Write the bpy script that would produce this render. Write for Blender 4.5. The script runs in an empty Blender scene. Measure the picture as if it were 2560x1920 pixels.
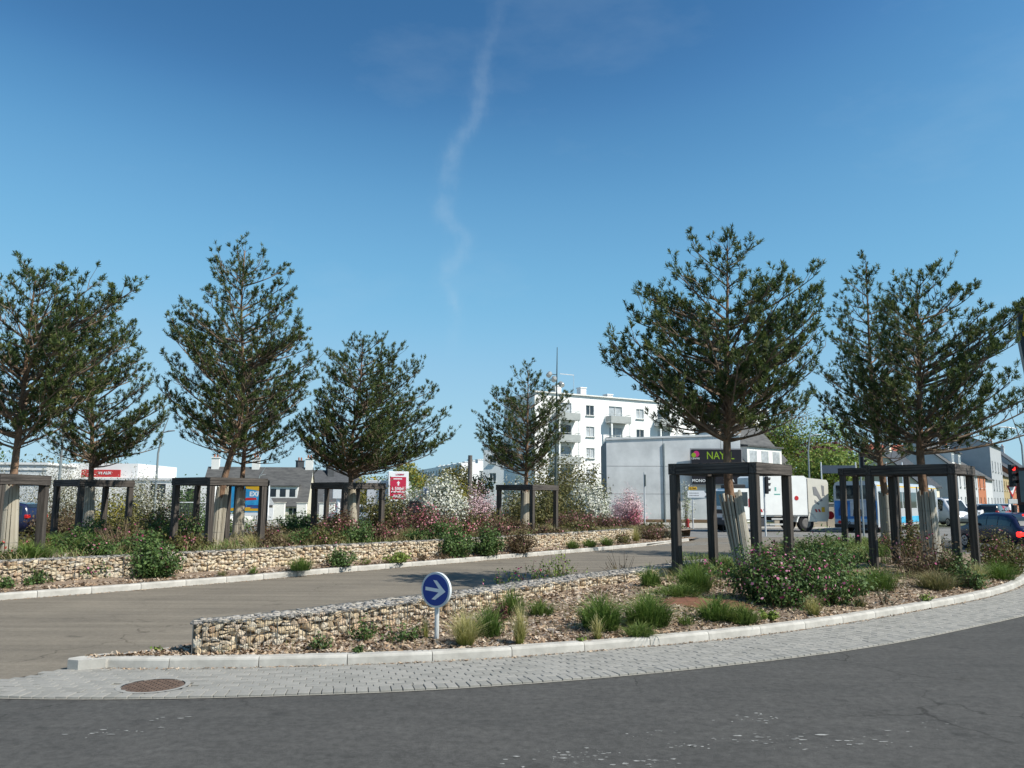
import bpy, bmesh, math, random
import numpy as np
from mathutils import Vector, Matrix
R = math.radians
rng = np.random.default_rng(7)
random.seed(7)
S = bpy.context.scene
C = S.collection
# ------------------------------------------------------------------ camera
cd = bpy.data.cameras.new('camera'); cam = bpy.data.objects.new('camera', cd); C.objects.link(cam); S.camera = cam
cd.sensor_width = 36; cd.lens = 28.83; cd.clip_end = 4000; cd.clip_start = 0.05
cam.location = (0, 0, 1.95)
cam.rotation_euler = (Matrix.Rotation(R(90 + 7.97), 3, 'X') @ Matrix.Rotation(R(0.25), 3, 'Z')).to_euler()
# ------------------------------------------------------------------ sky and sun
SUN_EL = 46.0
sun_dir = Vector((0.90, -0.436, 0)).normalized() * math.cos(R(SUN_EL)) + Vector((0, 0, math.sin(R(SUN_EL))))
W = bpy.data.worlds.new('World'); S.world = W; W.use_nodes = True
wn = W.node_tree.nodes; wl = W.node_tree.links; wn.clear()
def wnode(t, **k):
    n = wn.new(t)
    for a, v in k.items(): setattr(n, a, v)
    return n
sky = wnode('ShaderNodeTexSky', sky_type='NISHITA', sun_disc=False)
sky.sun_elevation = R(SUN_EL); sky.sun_rotation = math.atan2(sun_dir.x, sun_dir.y)
sky.air_density = 1.0; sky.dust_density = 0.25; sky.ozone_density = 1.2; sky.altitude = 20
def vmul(src, k):
    n = wnode('ShaderNodeVectorMath', operation='MULTIPLY'); wl.new(src, n.inputs[0]); n.inputs[1].default_value = (k, k, k); return n.outputs[0]
grade = wnode('ShaderNodeRGBCurve'); wl.new(vmul(sky.outputs[0], .05), grade.inputs['Color'])
for ch, pts in enumerate([[(0, 0), (.051, .035), (.0655, .070), (.08, .106), (.1085, .152), (.168, .232), (.325, .31), (1, .38)], [(0, 0), (.0845, .121), (.1065, .208), (.128, .28), (.168, .358), (.241, .43), (.335, .48), (1, .54)], [(0, 0), (.1495, .275), (.18, .395), (.207, .475), (.25, .545), (.3025, .585), (1, .66)]]):
    cv = grade.mapping.curves[ch]; cv.points[0].location = pts[0]; cv.points[1].location = pts[-1]
    for q in pts[1:-1]: cv.points.new(*q)
grade.mapping.update()
graded = vmul(grade.outputs[0], 10.0)
tc = wnode('ShaderNodeTexCoord'); sep = wnode('ShaderNodeSeparateXYZ'); wl.new(tc.outputs['Generated'], sep.inputs[0])
def m(op, a, b=None, clamp=False):
    n = wnode('ShaderNodeMath', operation=op, use_clamp=clamp)
    for i, v in enumerate((a, b)):
        if v is None: continue
        if isinstance(v, (int, float)): n.inputs[i].default_value = v
        else: wl.new(v, n.inputs[i])
    return n.outputs[0]
ysafe = m('MAXIMUM', sep.outputs[1], 0.05)
el = m('DIVIDE', sep.outputs[2], ysafe); az = m('DIVIDE', sep.outputs[0], ysafe)
fc = wnode('ShaderNodeFloatCurve'); cu = fc.mapping.curves[0]
pts = [(0.0, -.06), (0.192, -.070), (0.227, -.067), (0.274, -.082), (0.322, -.066), (0.353, -.087), (0.408, -.082), (0.464, -.065), (0.508, -.041), (0.573, -.033), (0.651, -.015), (0.95, .03)]
cu.points[0].location = (pts[0][0], pts[0][1] * 2 + .5); cu.points[1].location = (pts[-1][0], pts[-1][1] * 2 + .5)
for p in pts[1:-1]: cu.points.new(p[0], p[1] * 2 + .5)
fc.mapping.update(); wl.new(el, fc.inputs['Value'])
cx = m('MULTIPLY', m('SUBTRACT', fc.outputs[0], 0.5), 0.5)
nz = wnode('ShaderNodeTexNoise'); nz.inputs['Scale'].default_value = 9; nz.inputs['Detail'].default_value = 6; nz.inputs['Roughness'].default_value = .65
mp = wnode('ShaderNodeMapping'); mp.inputs['Scale'].default_value = (2.2, 1, 1.0); wl.new(tc.outputs['Generated'], mp.inputs[0]); wl.new(mp.outputs[0], nz.inputs['Vector'])
wob = m('MULTIPLY', m('SUBTRACT', nz.outputs[0], .5), .06)
dx = m('DIVIDE', m('SUBTRACT', m('ADD', az, wob), cx), 0.0115)
g = m('POWER', 2.718, m('MULTIPLY', m('MULTIPLY', dx, dx), -1.0))
win = m('MULTIPLY', m('MULTIPLY', m('SUBTRACT', el, .17), 14, True), m('MULTIPLY', m('SUBTRACT', .72, el), 5, True), True)
fib = wnode('ShaderNodeTexNoise'); fib.inputs['Scale'].default_value = 38; fib.inputs['Detail'].default_value = 5; wl.new(tc.outputs['Generated'], fib.inputs['Vector'])
trail = m('MULTIPLY', m('MULTIPLY', m('MULTIPLY', g, win), m('MULTIPLY', m('SUBTRACT', fib.outputs[0], .24), 1.9, True)), .17)
ci = wnode('ShaderNodeTexNoise'); ci.inputs['Scale'].default_value = 2.6; ci.inputs['Detail'].default_value = 8; ci.inputs['Roughness'].default_value = .6
mp2 = wnode('ShaderNodeMapping'); mp2.inputs['Scale'].default_value = (1.0, 1.0, 2.6); mp2.inputs['Rotation'].default_value = (0, .5, .2); wl.new(tc.outputs['Generated'], mp2.inputs[0]); wl.new(mp2.outputs[0], ci.inputs['Vector'])
cir = m('MULTIPLY', m('SUBTRACT', ci.outputs[0], .56), .5, True)
cov = m('ADD', trail, m('MULTIPLY', cir, .9), True)
mix = wnode('ShaderNodeMix', data_type='RGBA'); wl.new(cov, mix.inputs['Factor']); wl.new(graded, mix.inputs['A']); mix.inputs['B'].default_value = (4.5, 5.4, 6.1, 1)
bg = wnode('ShaderNodeBackground'); bg.inputs['Strength'].default_value = 0.1; wl.new(mix.outputs['Result'], bg.inputs['Color'])
wo = wnode('ShaderNodeOutputWorld'); wl.new(bg.outputs[0], wo.inputs[0])
sd = bpy.data.lights.new('sun', 'SUN'); sd.energy = 4.7; sd.angle = R(.53); sd.color = (1, .95, .86)
so = bpy.data.objects.new('sun', sd); C.objects.link(so); so.rotation_euler = (-sun_dir).to_track_quat('-Z', 'Y').to_euler(); so.location = (30, -20, 40)
S.view_settings.view_transform = 'Standard'; S.view_settings.look = 'None'; S.view_settings.exposure = 0.47; S.view_settings.gamma = 1
S.render.engine = 'CYCLES'
# ------------------------------------------------------------------ materials
MATS = {}
def mat(name, col, rough=.75, var=.18, scale=6, col2=None, bump=0., bscale=60, metal=0., spec=.35, emit=0., tint=None, rnd=None, trans=0., detail=4, stretch=None):
    if name in MATS: return MATS[name]
    M = bpy.data.materials.new(name); M.use_nodes = True; nt = M.node_tree; N = nt.nodes; L = nt.links
    b = N['Principled BSDF']; b.inputs['Roughness'].default_value = rough; b.inputs['Metallic'].default_value = metal; b.inputs['Specular IOR Level'].default_value = spec
    t = N.new('ShaderNodeTexCoord'); vec = t.outputs['Object']
    if stretch:
        mp = N.new('ShaderNodeMapping'); mp.inputs['Scale'].default_value = stretch; L.new(vec, mp.inputs[0]); vec = mp.outputs[0]
    n = N.new('ShaderNodeTexNoise'); n.inputs['Scale'].default_value = scale; n.inputs['Detail'].default_value = detail; n.inputs['Roughness'].default_value = .62; L.new(vec, n.inputs['Vector'])
    rp = N.new('ShaderNodeValToRGB'); rp.color_ramp.elements[0].position = .3; rp.color_ramp.elements[1].position = .72
    c1 = [max(0, c * (1 - var)) for c in col]; c2 = list(col2) if col2 else [min(1, c * (1 + var)) for c in col]
    rp.color_ramp.elements[0].color = (*c1, 1); rp.color_ramp.elements[1].color = (*c2, 1); L.new(n.outputs[0], rp.inputs[0]); out = rp.outputs[0]
    if tint or rnd:
        if tint: a = N.new('ShaderNodeAttribute'); a.attribute_name = 'tint'; src = a.outputs['Fac']; cols = tint
        else: a = N.new('ShaderNodeObjectInfo'); src = a.outputs['Random']; cols = rnd
        r2 = N.new('ShaderNodeValToRGB'); cr = r2.color_ramp
        while len(cr.elements) < len(cols): cr.elements.new(.5)
        for i, c in enumerate(cols): cr.elements[i].position = i / (len(cols) - 1); cr.elements[i].color = (*c, 1)
        L.new(src, r2.inputs[0])
        mx = N.new('ShaderNodeMix'); mx.data_type = 'RGBA'; mx.blend_type = 'MULTIPLY'; mx.inputs['Factor'].default_value = 1
        g = N.new('ShaderNodeValToRGB'); g.color_ramp.elements[0].position = .3; g.color_ramp.elements[1].position = .72
        g.color_ramp.elements[0].color = (1 - var,) * 3 + (1,); g.color_ramp.elements[1].color = (1, 1, 1, 1); L.new(n.outputs[0], g.inputs[0])
        L.new(r2.outputs[0], mx.inputs['A']); L.new(g.outputs[0], mx.inputs['B']); out = mx.outputs['Result']
    L.new(out, b.inputs['Base Color'])
    if emit: L.new(out, b.inputs['Emission Color']); b.inputs['Emission Strength'].default_value = emit
    if bump:
        nb = N.new('ShaderNodeTexNoise'); nb.inputs['Scale'].default_value = bscale; nb.inputs['Detail'].default_value = 5; L.new(vec, nb.inputs['Vector'])
        bp = N.new('ShaderNodeBump'); bp.inputs['Strength'].default_value = bump; bp.inputs['Distance'].default_value = .02; L.new(nb.outputs[0], bp.inputs['Height']); L.new(bp.outputs[0], b.inputs['Normal'])
    if trans:
        tr = N.new('ShaderNodeBsdfTranslucent'); L.new(out, tr.inputs[0]); ms = N.new('ShaderNodeMixShader'); ms.inputs[0].default_value = trans
        L.new(b.outputs[0], ms.inputs[1]); L.new(tr.outputs[0], ms.inputs[2]); L.new(ms.outputs[0], N['Material Output'].inputs[0])
    MATS[name] = M; return M
def glass(name='window glass', col=(.03, .04, .05)):
    return mat(name, col, rough=.06, var=.3, scale=.6, spec=.8)
def asphalt(name, base, patch, tone2, speck=.5, lc=.15):
    if name in MATS: return MATS[name]
    M = mat(name, base, rough=.9, var=.0, spec=.2); nt = M.node_tree; N = nt.nodes; L = nt.links; b = N['Principled BSDF']
    t = N.new('ShaderNodeTexCoord')
    def noise(sc, det=4, ro=.6, st=None):
        n = N.new('ShaderNodeTexNoise'); n.inputs['Scale'].default_value = sc; n.inputs['Detail'].default_value = det; n.inputs['Roughness'].default_value = ro
        if st:
            mp = N.new('ShaderNodeMapping'); mp.inputs['Scale'].default_value = st[0]; mp.inputs['Rotation'].default_value = (0, 0, st[1]); L.new(t.outputs['Object'], mp.inputs[0]); L.new(mp.outputs[0], n.inputs['Vector'])
        else: L.new(t.outputs['Object'], n.inputs['Vector'])
        return n.outputs[0]
    def ramp(f, p0, c0, p1, c1):
        r = N.new('ShaderNodeValToRGB'); e = r.color_ramp.elements; e[0].position = p0; e[1].position = p1; e[0].color = (*c0, 1); e[1].color = (*c1, 1); L.new(f, r.inputs[0]); return r.outputs[0]
    def mixc(f, a, bb, bt='MIX'):
        x = N.new('ShaderNodeMix'); x.data_type = 'RGBA'; x.blend_type = bt
        if isinstance(f, float): x.inputs['Factor'].default_value = f
        else: L.new(f, x.inputs['Factor'])
        L.new(a, x.inputs['A']); L.new(bb, x.inputs['B']); return x.outputs['Result']
    big = ramp(noise(.55, 5, .65), .35, base, .7, tone2)
    lane = ramp(noise(1.0, 4, .6, patch), .3, (1 - lc * 1.6,) * 3, .7, (1 + lc * .8, 1 + lc * .75, 1 + lc * .65))
    c = mixc(1.0, big, lane, 'MULTIPLY')
    spots = ramp(noise(1.7, 2, .5), .66, (1, 1, 1), .76, (.62, .62, .63)); c = mixc(1.0, c, spots, 'MULTIPLY')
    gr = ramp(noise(150, 3, .8), .35, (1 - speck,) * 3, .68, (1 + speck * .9,) * 3); c = mixc(1.0, c, gr, 'MULTIPLY')
    g2 = ramp(noise(11, 4, .85), .36, (1 - speck * .42,) * 3, .66, (1 + speck * .42,) * 3); c = mixc(1.0, c, g2, 'MULTIPLY')
    v = N.new('ShaderNodeTexVoronoi'); v.inputs['Scale'].default_value = 85; L.new(t.outputs['Object'], v.inputs['Vector'])
    st = ramp(v.outputs['Distance'], .0, (2.3, 2.25, 2.1), .15, (1, 1, 1)); c = mixc(.8, c, st, 'MULTIPLY')
    vc = N.new('ShaderNodeTexVoronoi'); vc.feature = 'DISTANCE_TO_EDGE'; vc.inputs['Scale'].default_value = .42
    wv = N.new('ShaderNodeVectorMath'); wv.operation = 'MULTIPLY_ADD'; nn = N.new('ShaderNodeTexNoise'); nn.inputs['Scale'].default_value = 1.6; nn.inputs['Detail'].default_value = 6; L.new(t.outputs['Object'], nn.inputs['Vector'])
    L.new(nn.outputs['Color'], wv.inputs[0]); wv.inputs[1].default_value = (1.1, 1.1, 0); L.new(t.outputs['Object'], wv.inputs[2]); L.new(wv.outputs[0], vc.inputs['Vector'])
    ck = ramp(vc.outputs['Distance'], .0, (.45, .44, .43), .008, (1, 1, 1)); c = mixc(ramp(noise(.3, 2, .5), .48, (0, 0, 0), .62, (1, 1, 1)), c, mixc(1.0, c, ck, 'MULTIPLY'))
    L.new(c, b.inputs['Base Color'])
    bp = N.new('ShaderNodeBump'); bp.inputs['Strength'].default_value = .5; bp.inputs['Distance'].default_value = .008; L.new(noise(120, 3, .7), bp.inputs['Height']); L.new(bp.outputs[0], b.inputs['Normal'])
    return M
# ------------------------------------------------------------------ mesh helpers
def link(o, parent=None):
    C.objects.link(o)
    if parent is not None: o.parent = parent
    return o
def tag(o, label=None, cat=None, group=None, kind=None):
    if label: o['label'] = label
    if cat: o['category'] = cat
    if group: o['group'] = group
    if kind: o['kind'] = kind
    return o
def thing(name, loc, label, cat, group=None, rz=0):
    o = bpy.data.objects.new(name, None); link(o); o.location = loc; o.rotation_euler = (0, 0, rz); o.empty_display_size = .1
    return tag(o, label, cat, group)
def meshobj(name, me, mt, parent=None, loc=(0, 0, 0), rz=0):
    o = bpy.data.objects.new(name, me)
    if mt is not None and len(me.materials) == 0: me.materials.append(mt)
    o.location = loc; o.rotation_euler = (0, 0, rz); return link(o, parent)
def np_mesh(name, V, F, tint=None, smooth=False):
    V = np.asarray(V, dtype=np.float32); F = np.asarray(F, dtype=np.int32)
    me = bpy.data.meshes.new(name); k = F.shape[1]
    me.vertices.add(len(V)); me.vertices.foreach_set('co', V.ravel())
    me.loops.add(F.size); me.loops.foreach_set('vertex_index', F.ravel())
    me.polygons.add(len(F)); me.polygons.foreach_set('loop_start', np.arange(0, F.size, k, dtype=np.int32)); me.polygons.foreach_set('loop_total', np.full(len(F), k, dtype=np.int32))
    if tint is not None:
        a = me.attributes.new('tint', 'FLOAT', 'POINT'); a.data.foreach_set('value', np.asarray(tint, dtype=np.float32))
    me.update(calc_edges=True); me.validate()
    if smooth: me.polygons.foreach_set('use_smooth', np.ones(len(F), dtype=bool))
    return me
class MB:
    def __init__(s): s.v = []; s.f = []; s.t = []
    def add(s, vs, fs, t=0.):
        k = len(s.v); s.v += [tuple(v) for v in vs]; s.f += [tuple(i + k for i in f) for f in fs]; s.t += [t] * len(vs); return s
    def box(s, c, d, M=None, t=0., bev=0.):
        hx, hy, hz = d[0] / 2, d[1] / 2, d[2] / 2
        if bev:
            b = min(bev, hx * .9, hy * .9, hz * .9); vs = []; 
            for sx in (-1, 1):
                for sy in (-1, 1):
                    for sz in (-1, 1):
                        vs += [Vector((sx * (hx - b), sy * (hy - b), sz * hz)), Vector((sx * (hx - b), sy * hy, sz * (hz - b))), Vector((sx * hx, sy * (hy - b), sz * (hz - b)))]
            def I(sx, sy, sz, k): return ((sx > 0) * 4 + (sy > 0) * 2 + (sz > 0)) * 3 + k
            fs = []
            for sz in (-1, 1): fs.append([I(-1, -1, sz, 0), I(1, -1, sz, 0), I(1, 1, sz, 0), I(-1, 1, sz, 0)][::sz])
            for sy in (-1, 1): fs.append([I(-1, sy, -1, 1), I(1, sy, -1, 1), I(1, sy, 1, 1), I(-1, sy, 1, 1)][::-sy])
            for sx in (-1, 1): fs.append([I(sx, -1, -1, 2), I(sx, 1, -1, 2), I(sx, 1, 1, 2), I(sx, -1, 1, 2)][::sx])
            for sx in (-1, 1):
                for sy in (-1, 1): fs.append([I(sx, sy, -1, 1), I(sx, sy, -1, 2), I(sx, sy, 1, 2), I(sx, sy, 1, 1)])
                for sz in (-1, 1): fs.append([I(sx, -1, sz, 0), I(sx, -1, sz, 2), I(sx, 1, sz, 2), I(sx, 1, sz, 0)])
            for sy in (-1, 1):
                for sz in (-1, 1): fs.append([I(-1, sy, sz, 0), I(-1, sy, sz, 1), I(1, sy, sz, 1), I(1, sy, sz, 0)])
            for sx in (-1, 1):
                for sy in (-1, 1):
                    for sz in (-1, 1): fs.append([I(sx, sy, sz, 0), I(sx, sy, sz, 1), I(sx, sy, sz, 2)])
        else:
            vs = [Vector((x * hx, y * hy, z * hz)) for x in (-1, 1) for y in (-1, 1) for z in (-1, 1)]
            fs = [(0, 1, 3, 2), (4, 6, 7, 5), (0, 4, 5, 1), (2, 3, 7, 6), (0, 2, 6, 4), (1, 5, 7, 3)]
        if M is not None: vs = [M @ v for v in vs]
        c = Vector(c); return s.add([v + c for v in vs], fs, t)
    def tube(s, P, r, n=6, t=0., cap=True):
        P = [Vector(p) for p in P]; k = len(P); rr = r if isinstance(r, (list, tuple)) else [r] * k; vs = []; fs = []
        ref = None
        for i, p in enumerate(P):
            d = (P[min(i + 1, k - 1)] - P[max(i - 1, 0)]).normalized()
            if ref is None: ref = d.orthogonal().normalized()
            a = (ref - d * ref.dot(d)).normalized(); ref = a; b = d.cross(a)
            for j in range(n):
                an = 2 * math.pi * j / n; vs.append(p + (a * math.cos(an) + b * math.sin(an)) * rr[i])
        for i in range(k - 1):
            for j in range(n): fs.append((i * n + j, i * n + (j + 1) % n, (i + 1) * n + (j + 1) % n, (i + 1) * n + j))
        if cap: fs.append(tuple(range(n - 1, -1, -1))); fs.append(tuple((k - 1) * n + j for j in range(n)))
        return s.add(vs, fs, t)
    def prism(s, poly, y0, y1, axis='y', t=0.):
        n = len(poly)
        def mk(p, y):
            return (p[0], y, p[1]) if axis == 'y' else ((y, p[0], p[1]) if axis == 'x' else (p[0], p[1], y))
        vs = [mk(p, y0) for p in poly] + [mk(p, y1) for p in poly]
        fs = [tuple(range(n)), tuple(range(2 * n - 1, n - 1, -1))] + [(i, i + n, (i + 1) % n + n, (i + 1) % n) for i in range(n)]
        return s.add(vs, fs, t)
    def quad(s, a, b, c, d, t=0.): return s.add([a, b, c, d], [(0, 1, 2, 3)], t)
    def mesh(s, name, tint=False, smooth=False, fix=True):
        me = bpy.data.meshes.new(name); me.from_pydata(s.v, [], s.f)
        if tint: a = me.attributes.new('tint', 'FLOAT', 'POINT'); a.data.foreach_set('value', np.array(s.t, dtype=np.float32))
        if fix:
            bm = bmesh.new(); bm.from_mesh(me); bmesh.ops.recalc_face_normals(bm, faces=bm.faces); bm.to_mesh(me); bm.free()
        if smooth: me.polygons.foreach_set('use_smooth', np.ones(len(me.polygons), dtype=bool))
        return me
    def build(s, name, mt, parent=None, loc=(0, 0, 0), rz=0, tint=False, smooth=False):
        return meshobj(name, s.mesh(name, tint, smooth), mt, parent, loc, rz)
def text_mesh(txt, size, depth=.004, bold=0.):
    cu = bpy.data.curves.new('lettering', 'FONT'); cu.body = txt; cu.size = size; cu.extrude = depth; cu.offset = bold; cu.align_x = 'CENTER'; cu.align_y = 'CENTER'; cu.resolution_u = 2
    o = bpy.data.objects.new('lettering', cu); C.objects.link(o); dg = bpy.context.evaluated_depsgraph_get()
    me = bpy.data.meshes.new_from_object(o.evaluated_get(dg)); bpy.data.objects.remove(o); return me
def lettering(txt, size, mt, parent, loc, rot=(R(90), 0, 0), depth=.004, bold=0., sx=1.):
    me = text_mesh(txt, size, depth, bold); me.materials.clear(); o = meshobj('lettering', me, mt, parent, loc); o.rotation_euler = rot; o.scale = (sx, 1, 1); return o
def resample(P, step):
    P = [Vector(p) for p in P]; out = [P[0].copy()]; acc = 0; 
    for a, b in zip(P[:-1], P[1:]):
        L = (b - a).length; d = step - acc
        while d <= L: out.append(a + (b - a) * (d / L)); d += step
        acc = L - (d - step)
    return out
def smooth_line(P, it=2):
    P = [Vector(p) for p in P]
    for _ in range(it):
        Q = [P[0]]
        for a, b in zip(P[:-1], P[1:]): Q += [a * .75 + b * .25, a * .25 + b * .75]
        Q.append(P[-1]); P = Q
    return P
def arc(P):
    s = [0.]
    for a, b in zip(P[:-1], P[1:]): s.append(s[-1] + (b - a).length)
    return s
def at_arc(P, s, d):
    d = min(max(d, 0), s[-1] - 1e-6)
    i = int(np.searchsorted(s, d, side='right')) - 1; i = min(max(i, 0), len(P) - 2)
    f = (d - s[i]) / max(1e-9, s[i + 1] - s[i]); p = P[i].lerp(P[i + 1], f); t = (P[i + 1] - P[i]).normalized(); return p, t
def sheet(name, poly, z, mt, kind='structure'):
    b = bmesh.new(); vs = [b.verts.new((p[0], p[1], z)) for p in poly]; f = b.faces.new(vs); f.normal_update()
    if f.normal.z < 0: f.normal_flip()
    bmesh.ops.triangulate(b, faces=[f]); me = bpy.data.meshes.new(name); b.to_mesh(me); b.free()
    return tag(meshobj(name, me, mt), kind=kind)
# ------------------------------------------------------------------ ground, roads, islands
M_ground = mat('dry verge', (.16, .15, .11), .95, .3, .25, col2=(.13, .16, .07))
M_road = asphalt('dark roundabout asphalt', (.074, .073, .069), ((1.2, 3.2, 1), .55), (.090, .088, .083), .62, .08)
M_branch = asphalt('tan worn asphalt', (.175, .154, .124), ((.22, 2.8, 1), -.93), (.215, .189, .15), .3)
M_far = asphalt('pale grey asphalt', (.17, .168, .16), ((.3, 1.6, 1), .2), (.22, .215, .205), .15)
M_kerb = mat('cast concrete kerb', (.40, .383, .345), .85, .2, 3.2, col2=(.52, .50, .455), bump=.15, bscale=90)
M_mortar = mat('joint sand', (.29, .275, .24), .95, .2, 30)
M_pave = mat('grey concrete paver', (.42, .42, .40), .88, .16, 25, rnd=[(.225, .22, .20), (.27, .263, .24), (.295, .285, .26), (.25, .245, .225)], bump=.2, bscale=150)
M_pave2 = mat('grey concrete paver field', (.42, .42, .40), .88, .16, 25, tint=[(.225, .22, .20), (.27, .263, .24), (.295, .285, .26), (.25, .245, .225)], bump=.2, bscale=150)
M_white = mat('road paint', (.22, .22, .21), .8, .45, 25, col2=(.44, .44, .415))
M_soil = mat('dark mulch soil', (.17, .12, .085), .95, .4, 18, col2=(.34, .26, .19), bump=.8, bscale=45)
M_clay = mat('red clay', (.165, .072, .044), .95, .25, 9, bump=.5, bscale=40)
sheet('ground', [(-1500, -300), (1500, -300), (1500, 2500), (-1500, 2500)], -.03, M_ground)
sheet('road', [(-60, -12), (70, -12), (70, 62), (-60, 62)], 0, M_road)
K0 = [(-4.89, 9.69), (-4.30, 9.66), (-3.41, 9.70), (-2.50, 9.81), (-1.49, 9.99), (-.55, 10.25), (.44, 10.60), (1.44, 11.04), (2.48, 11.55), (3.53, 12.14), (4.59, 12.83), (5.67, 13.66), (7.84, 15.40), (10, 17.3), (11.89, 19.46), (14, 22.4), (15.6, 26), (16.2, 30)]
B0 = [(-4.86, 9.72), (-3.92, 10.72), (-3.2, 11.5), (-2.3, 12.6), (-1.2, 14.0), (-.1, 15.6), (1.3, 17.3), (3.0, 19.4), (4.7, 21.9), (6.6, 25), (8.8, 28.6), (11, 31.5), (13.5, 33), (15.6, 32)]
FK0 = [(-14.5, 11.8), (-11.3, 14.3), (-9.65, 15.91), (-7.9, 17.75), (-6.5, 19.4), (-4.86, 21.61), (-3.21, 23.66), (-1.90, 25.17), (.29, 28.02), (2.81, 31.11), (5.73, 34.96), (8.69, 39.84)]
FG0 = [(-14.6, 13.4), (-12.3, 14.8), (-10.3, 16.6), (-8.6, 18.35), (-7.05, 20.1), (-5.1, 22.5), (-2.2, 25.9), (.7, 29.7), (3.2, 33.3), (5.4, 36.8)]
V3 = lambda P: [Vector((p[0], p[1], 0)) for p in P]
K = smooth_line(V3(K0)); BK = smooth_line(V3(B0)); FK = smooth_line(V3(FK0)); FG = smooth_line(V3(FG0))
Kn = np.array([(p.x, p.y) for p in resample(K, .1)])
def soil_z(x, y):
    d = np.sqrt(((Kn - np.array([x, y])) ** 2).sum(1).min()); return .105 + .072 * min(d, 3.2)
sheet('branch_road', [(p.x, p.y) for p in FK] + [(9.6, 42.5), (17, 45), (19, 40), (17.5, 33)] + [(p.x, p.y) for p in reversed(BK)] + [(-5.0, 9.66), (-5.3, 9.35), (-5.96, 8.35), (-7.5, 6.8), (-11, 5.0), (-20, 4), (-24, 10)], .004, M_branch)
sheet('cross_road', [(-45, 47), (9, 46.5), (9.6, 42.5), (17, 45), (22, 41), (26, 38), (70, 60), (70, 75), (40, 62), (24, 56.5), (-45, 57.5)], .008, M_far)
sheet('pavement', [(-45, 57.5), (24, 56.5), (27, 66), (12, 70), (-45, 74)], .03, mat('pale pavement', (.36, .34, .30), .9, .2, 2))
def loft(name, A, B, n, k, zf, mt, kind='structure'):
    sa, sb = arc(A), arc(B); Vv = []; F = []
    for i in range(n + 1):
        a, _ = at_arc(A, sa, sa[-1] * i / n); b, _ = at_arc(B, sb, sb[-1] * i / n)
        for j in range(k + 1):
            p = a.lerp(b, j / k); Vv.append((p.x, p.y, zf(p.x, p.y, j / k)))
    for i in range(n):
        for j in range(k): F.append((i * (k + 1) + j, (i + 1) * (k + 1) + j, (i + 1) * (k + 1) + j + 1, i * (k + 1) + j + 1))
    o = meshobj(name, np_mesh(name, Vv, F, smooth=True), mt); return tag(o, kind=kind)
def inset(P, d):
    out = []
    for i, p in enumerate(P):
        t = (P[min(i + 1, len(P) - 1)] - P[max(i - 1, 0)]).normalized(); out.append(p + Vector((-t.y, t.x, 0)) * d)
    return out
rn = np.random.default_rng(3)
loft('planting_bed', inset(K, .1), inset(BK, -.1), 150, 22, lambda x, y, s: soil_z(x, y) + .02 * math.sin(x * 7 + y * 3) * math.sin(y * 5.3) + rn.uniform(-.008, .008), M_soil)
loft('planting_strip', inset(FK, .1), inset(FG, .1), 120, 5, lambda x, y, s: .12 + .1 * s + rn.uniform(-.01, .01), M_soil)
FBK = V3([(-27, 17), (-26, 24), (-20, 33), (-14, 40), (-6, 43.5), (3, 45), (7, 44.5), (9.0, 42.0)])
loft('raised_bed', inset(FG, .3) + V3([(7.2, 39.2), (9.0, 41.0)]), FBK, 80, 30, lambda x, y, s: .48 - .36 * max(0, min(1, (s - .75) * 4)) + rn.uniform(-.02, .02), M_soil)
sheet('bed_end', [(5.2, 37.2), (5.73, 34.96), (8.69, 39.84), (9.3, 41.6), (7.6, 42), (5.4, 40)], .10, M_soil)
rv = [(3.35, 14.05, soil_z(3.35, 14.05) + .05)]
for k in range(28):
    a = 2 * math.pi * k / 28; q = rn.uniform(.8, 1.15)
    for f in (.5, 1.0): x_, y_ = 3.35 + .85 * f * q * math.cos(a), 14.05 + .5 * f * q * math.sin(a); rv.append((x_, y_, soil_z(x_, y_) + (.05 if f < 1 else .012)))
tag(meshobj('bare_soil', np_mesh('bare_soil', rv, [(0, 1 + 2 * k, 1 + 2 * ((k + 1) % 28), 1 + 2 * ((k + 1) % 28)) for k in range(0)] + [(1 + 2 * k, 2 + 2 * k, 2 + 2 * ((k + 1) % 28), 1 + 2 * ((k + 1) % 28)) for k in range(28)] , smooth=True), M_clay), kind='structure')
cap_ = np_mesh('bare_soil', rv[:1] + rv[1::2], [(0, 1 + k, 1 + (k + 1) % 28) for k in range(28)], smooth=True); tag(meshobj('bare_soil', cap_, M_clay), kind='structure')
# ---- kerbs: every stone its own piece
def kerb_mesh(L=.99, w=.17, h=.135):
    prof = [(0, -.06), (.012, h - .03), (.022, h - .012), (.04, h), (w, h), (w, -.06)]
    b = MB(); b.prism([(p[0], p[1]) for p in prof], -L / 2, L / 2, axis='x'); me = b.mesh('kerb_stone'); me.materials.append(M_kerb); return me
KM = kerb_mesh()
def kerb_run(name, P, side, step=1.0):
    s = arc(P); root = bpy.data.objects.new(name, None); link(root); tag(root, kind='structure'); n = int(s[-1] / step)
    for i in range(n):
        p, _ = at_arc(P, s, (i + .5) * step); a, _ = at_arc(P, s, i * step); b, _ = at_arc(P, s, (i + 1) * step); t = (b - a)
        o = bpy.data.objects.new('kerb_stone', KM); link(o, root); c = (a + b) / 2
        o.location = (c.x, c.y, rng.uniform(-.004, .004)); o.rotation_euler = (0, 0, math.atan2(t.y, t.x) + (0 if side > 0 else math.pi)); o.scale = (t.length / step, 1, 1)
    return root
kerb_run('kerb', K, 1); kerb_run('kerb', BK, -1); kerb_run('kerb', FK, 1)
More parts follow.
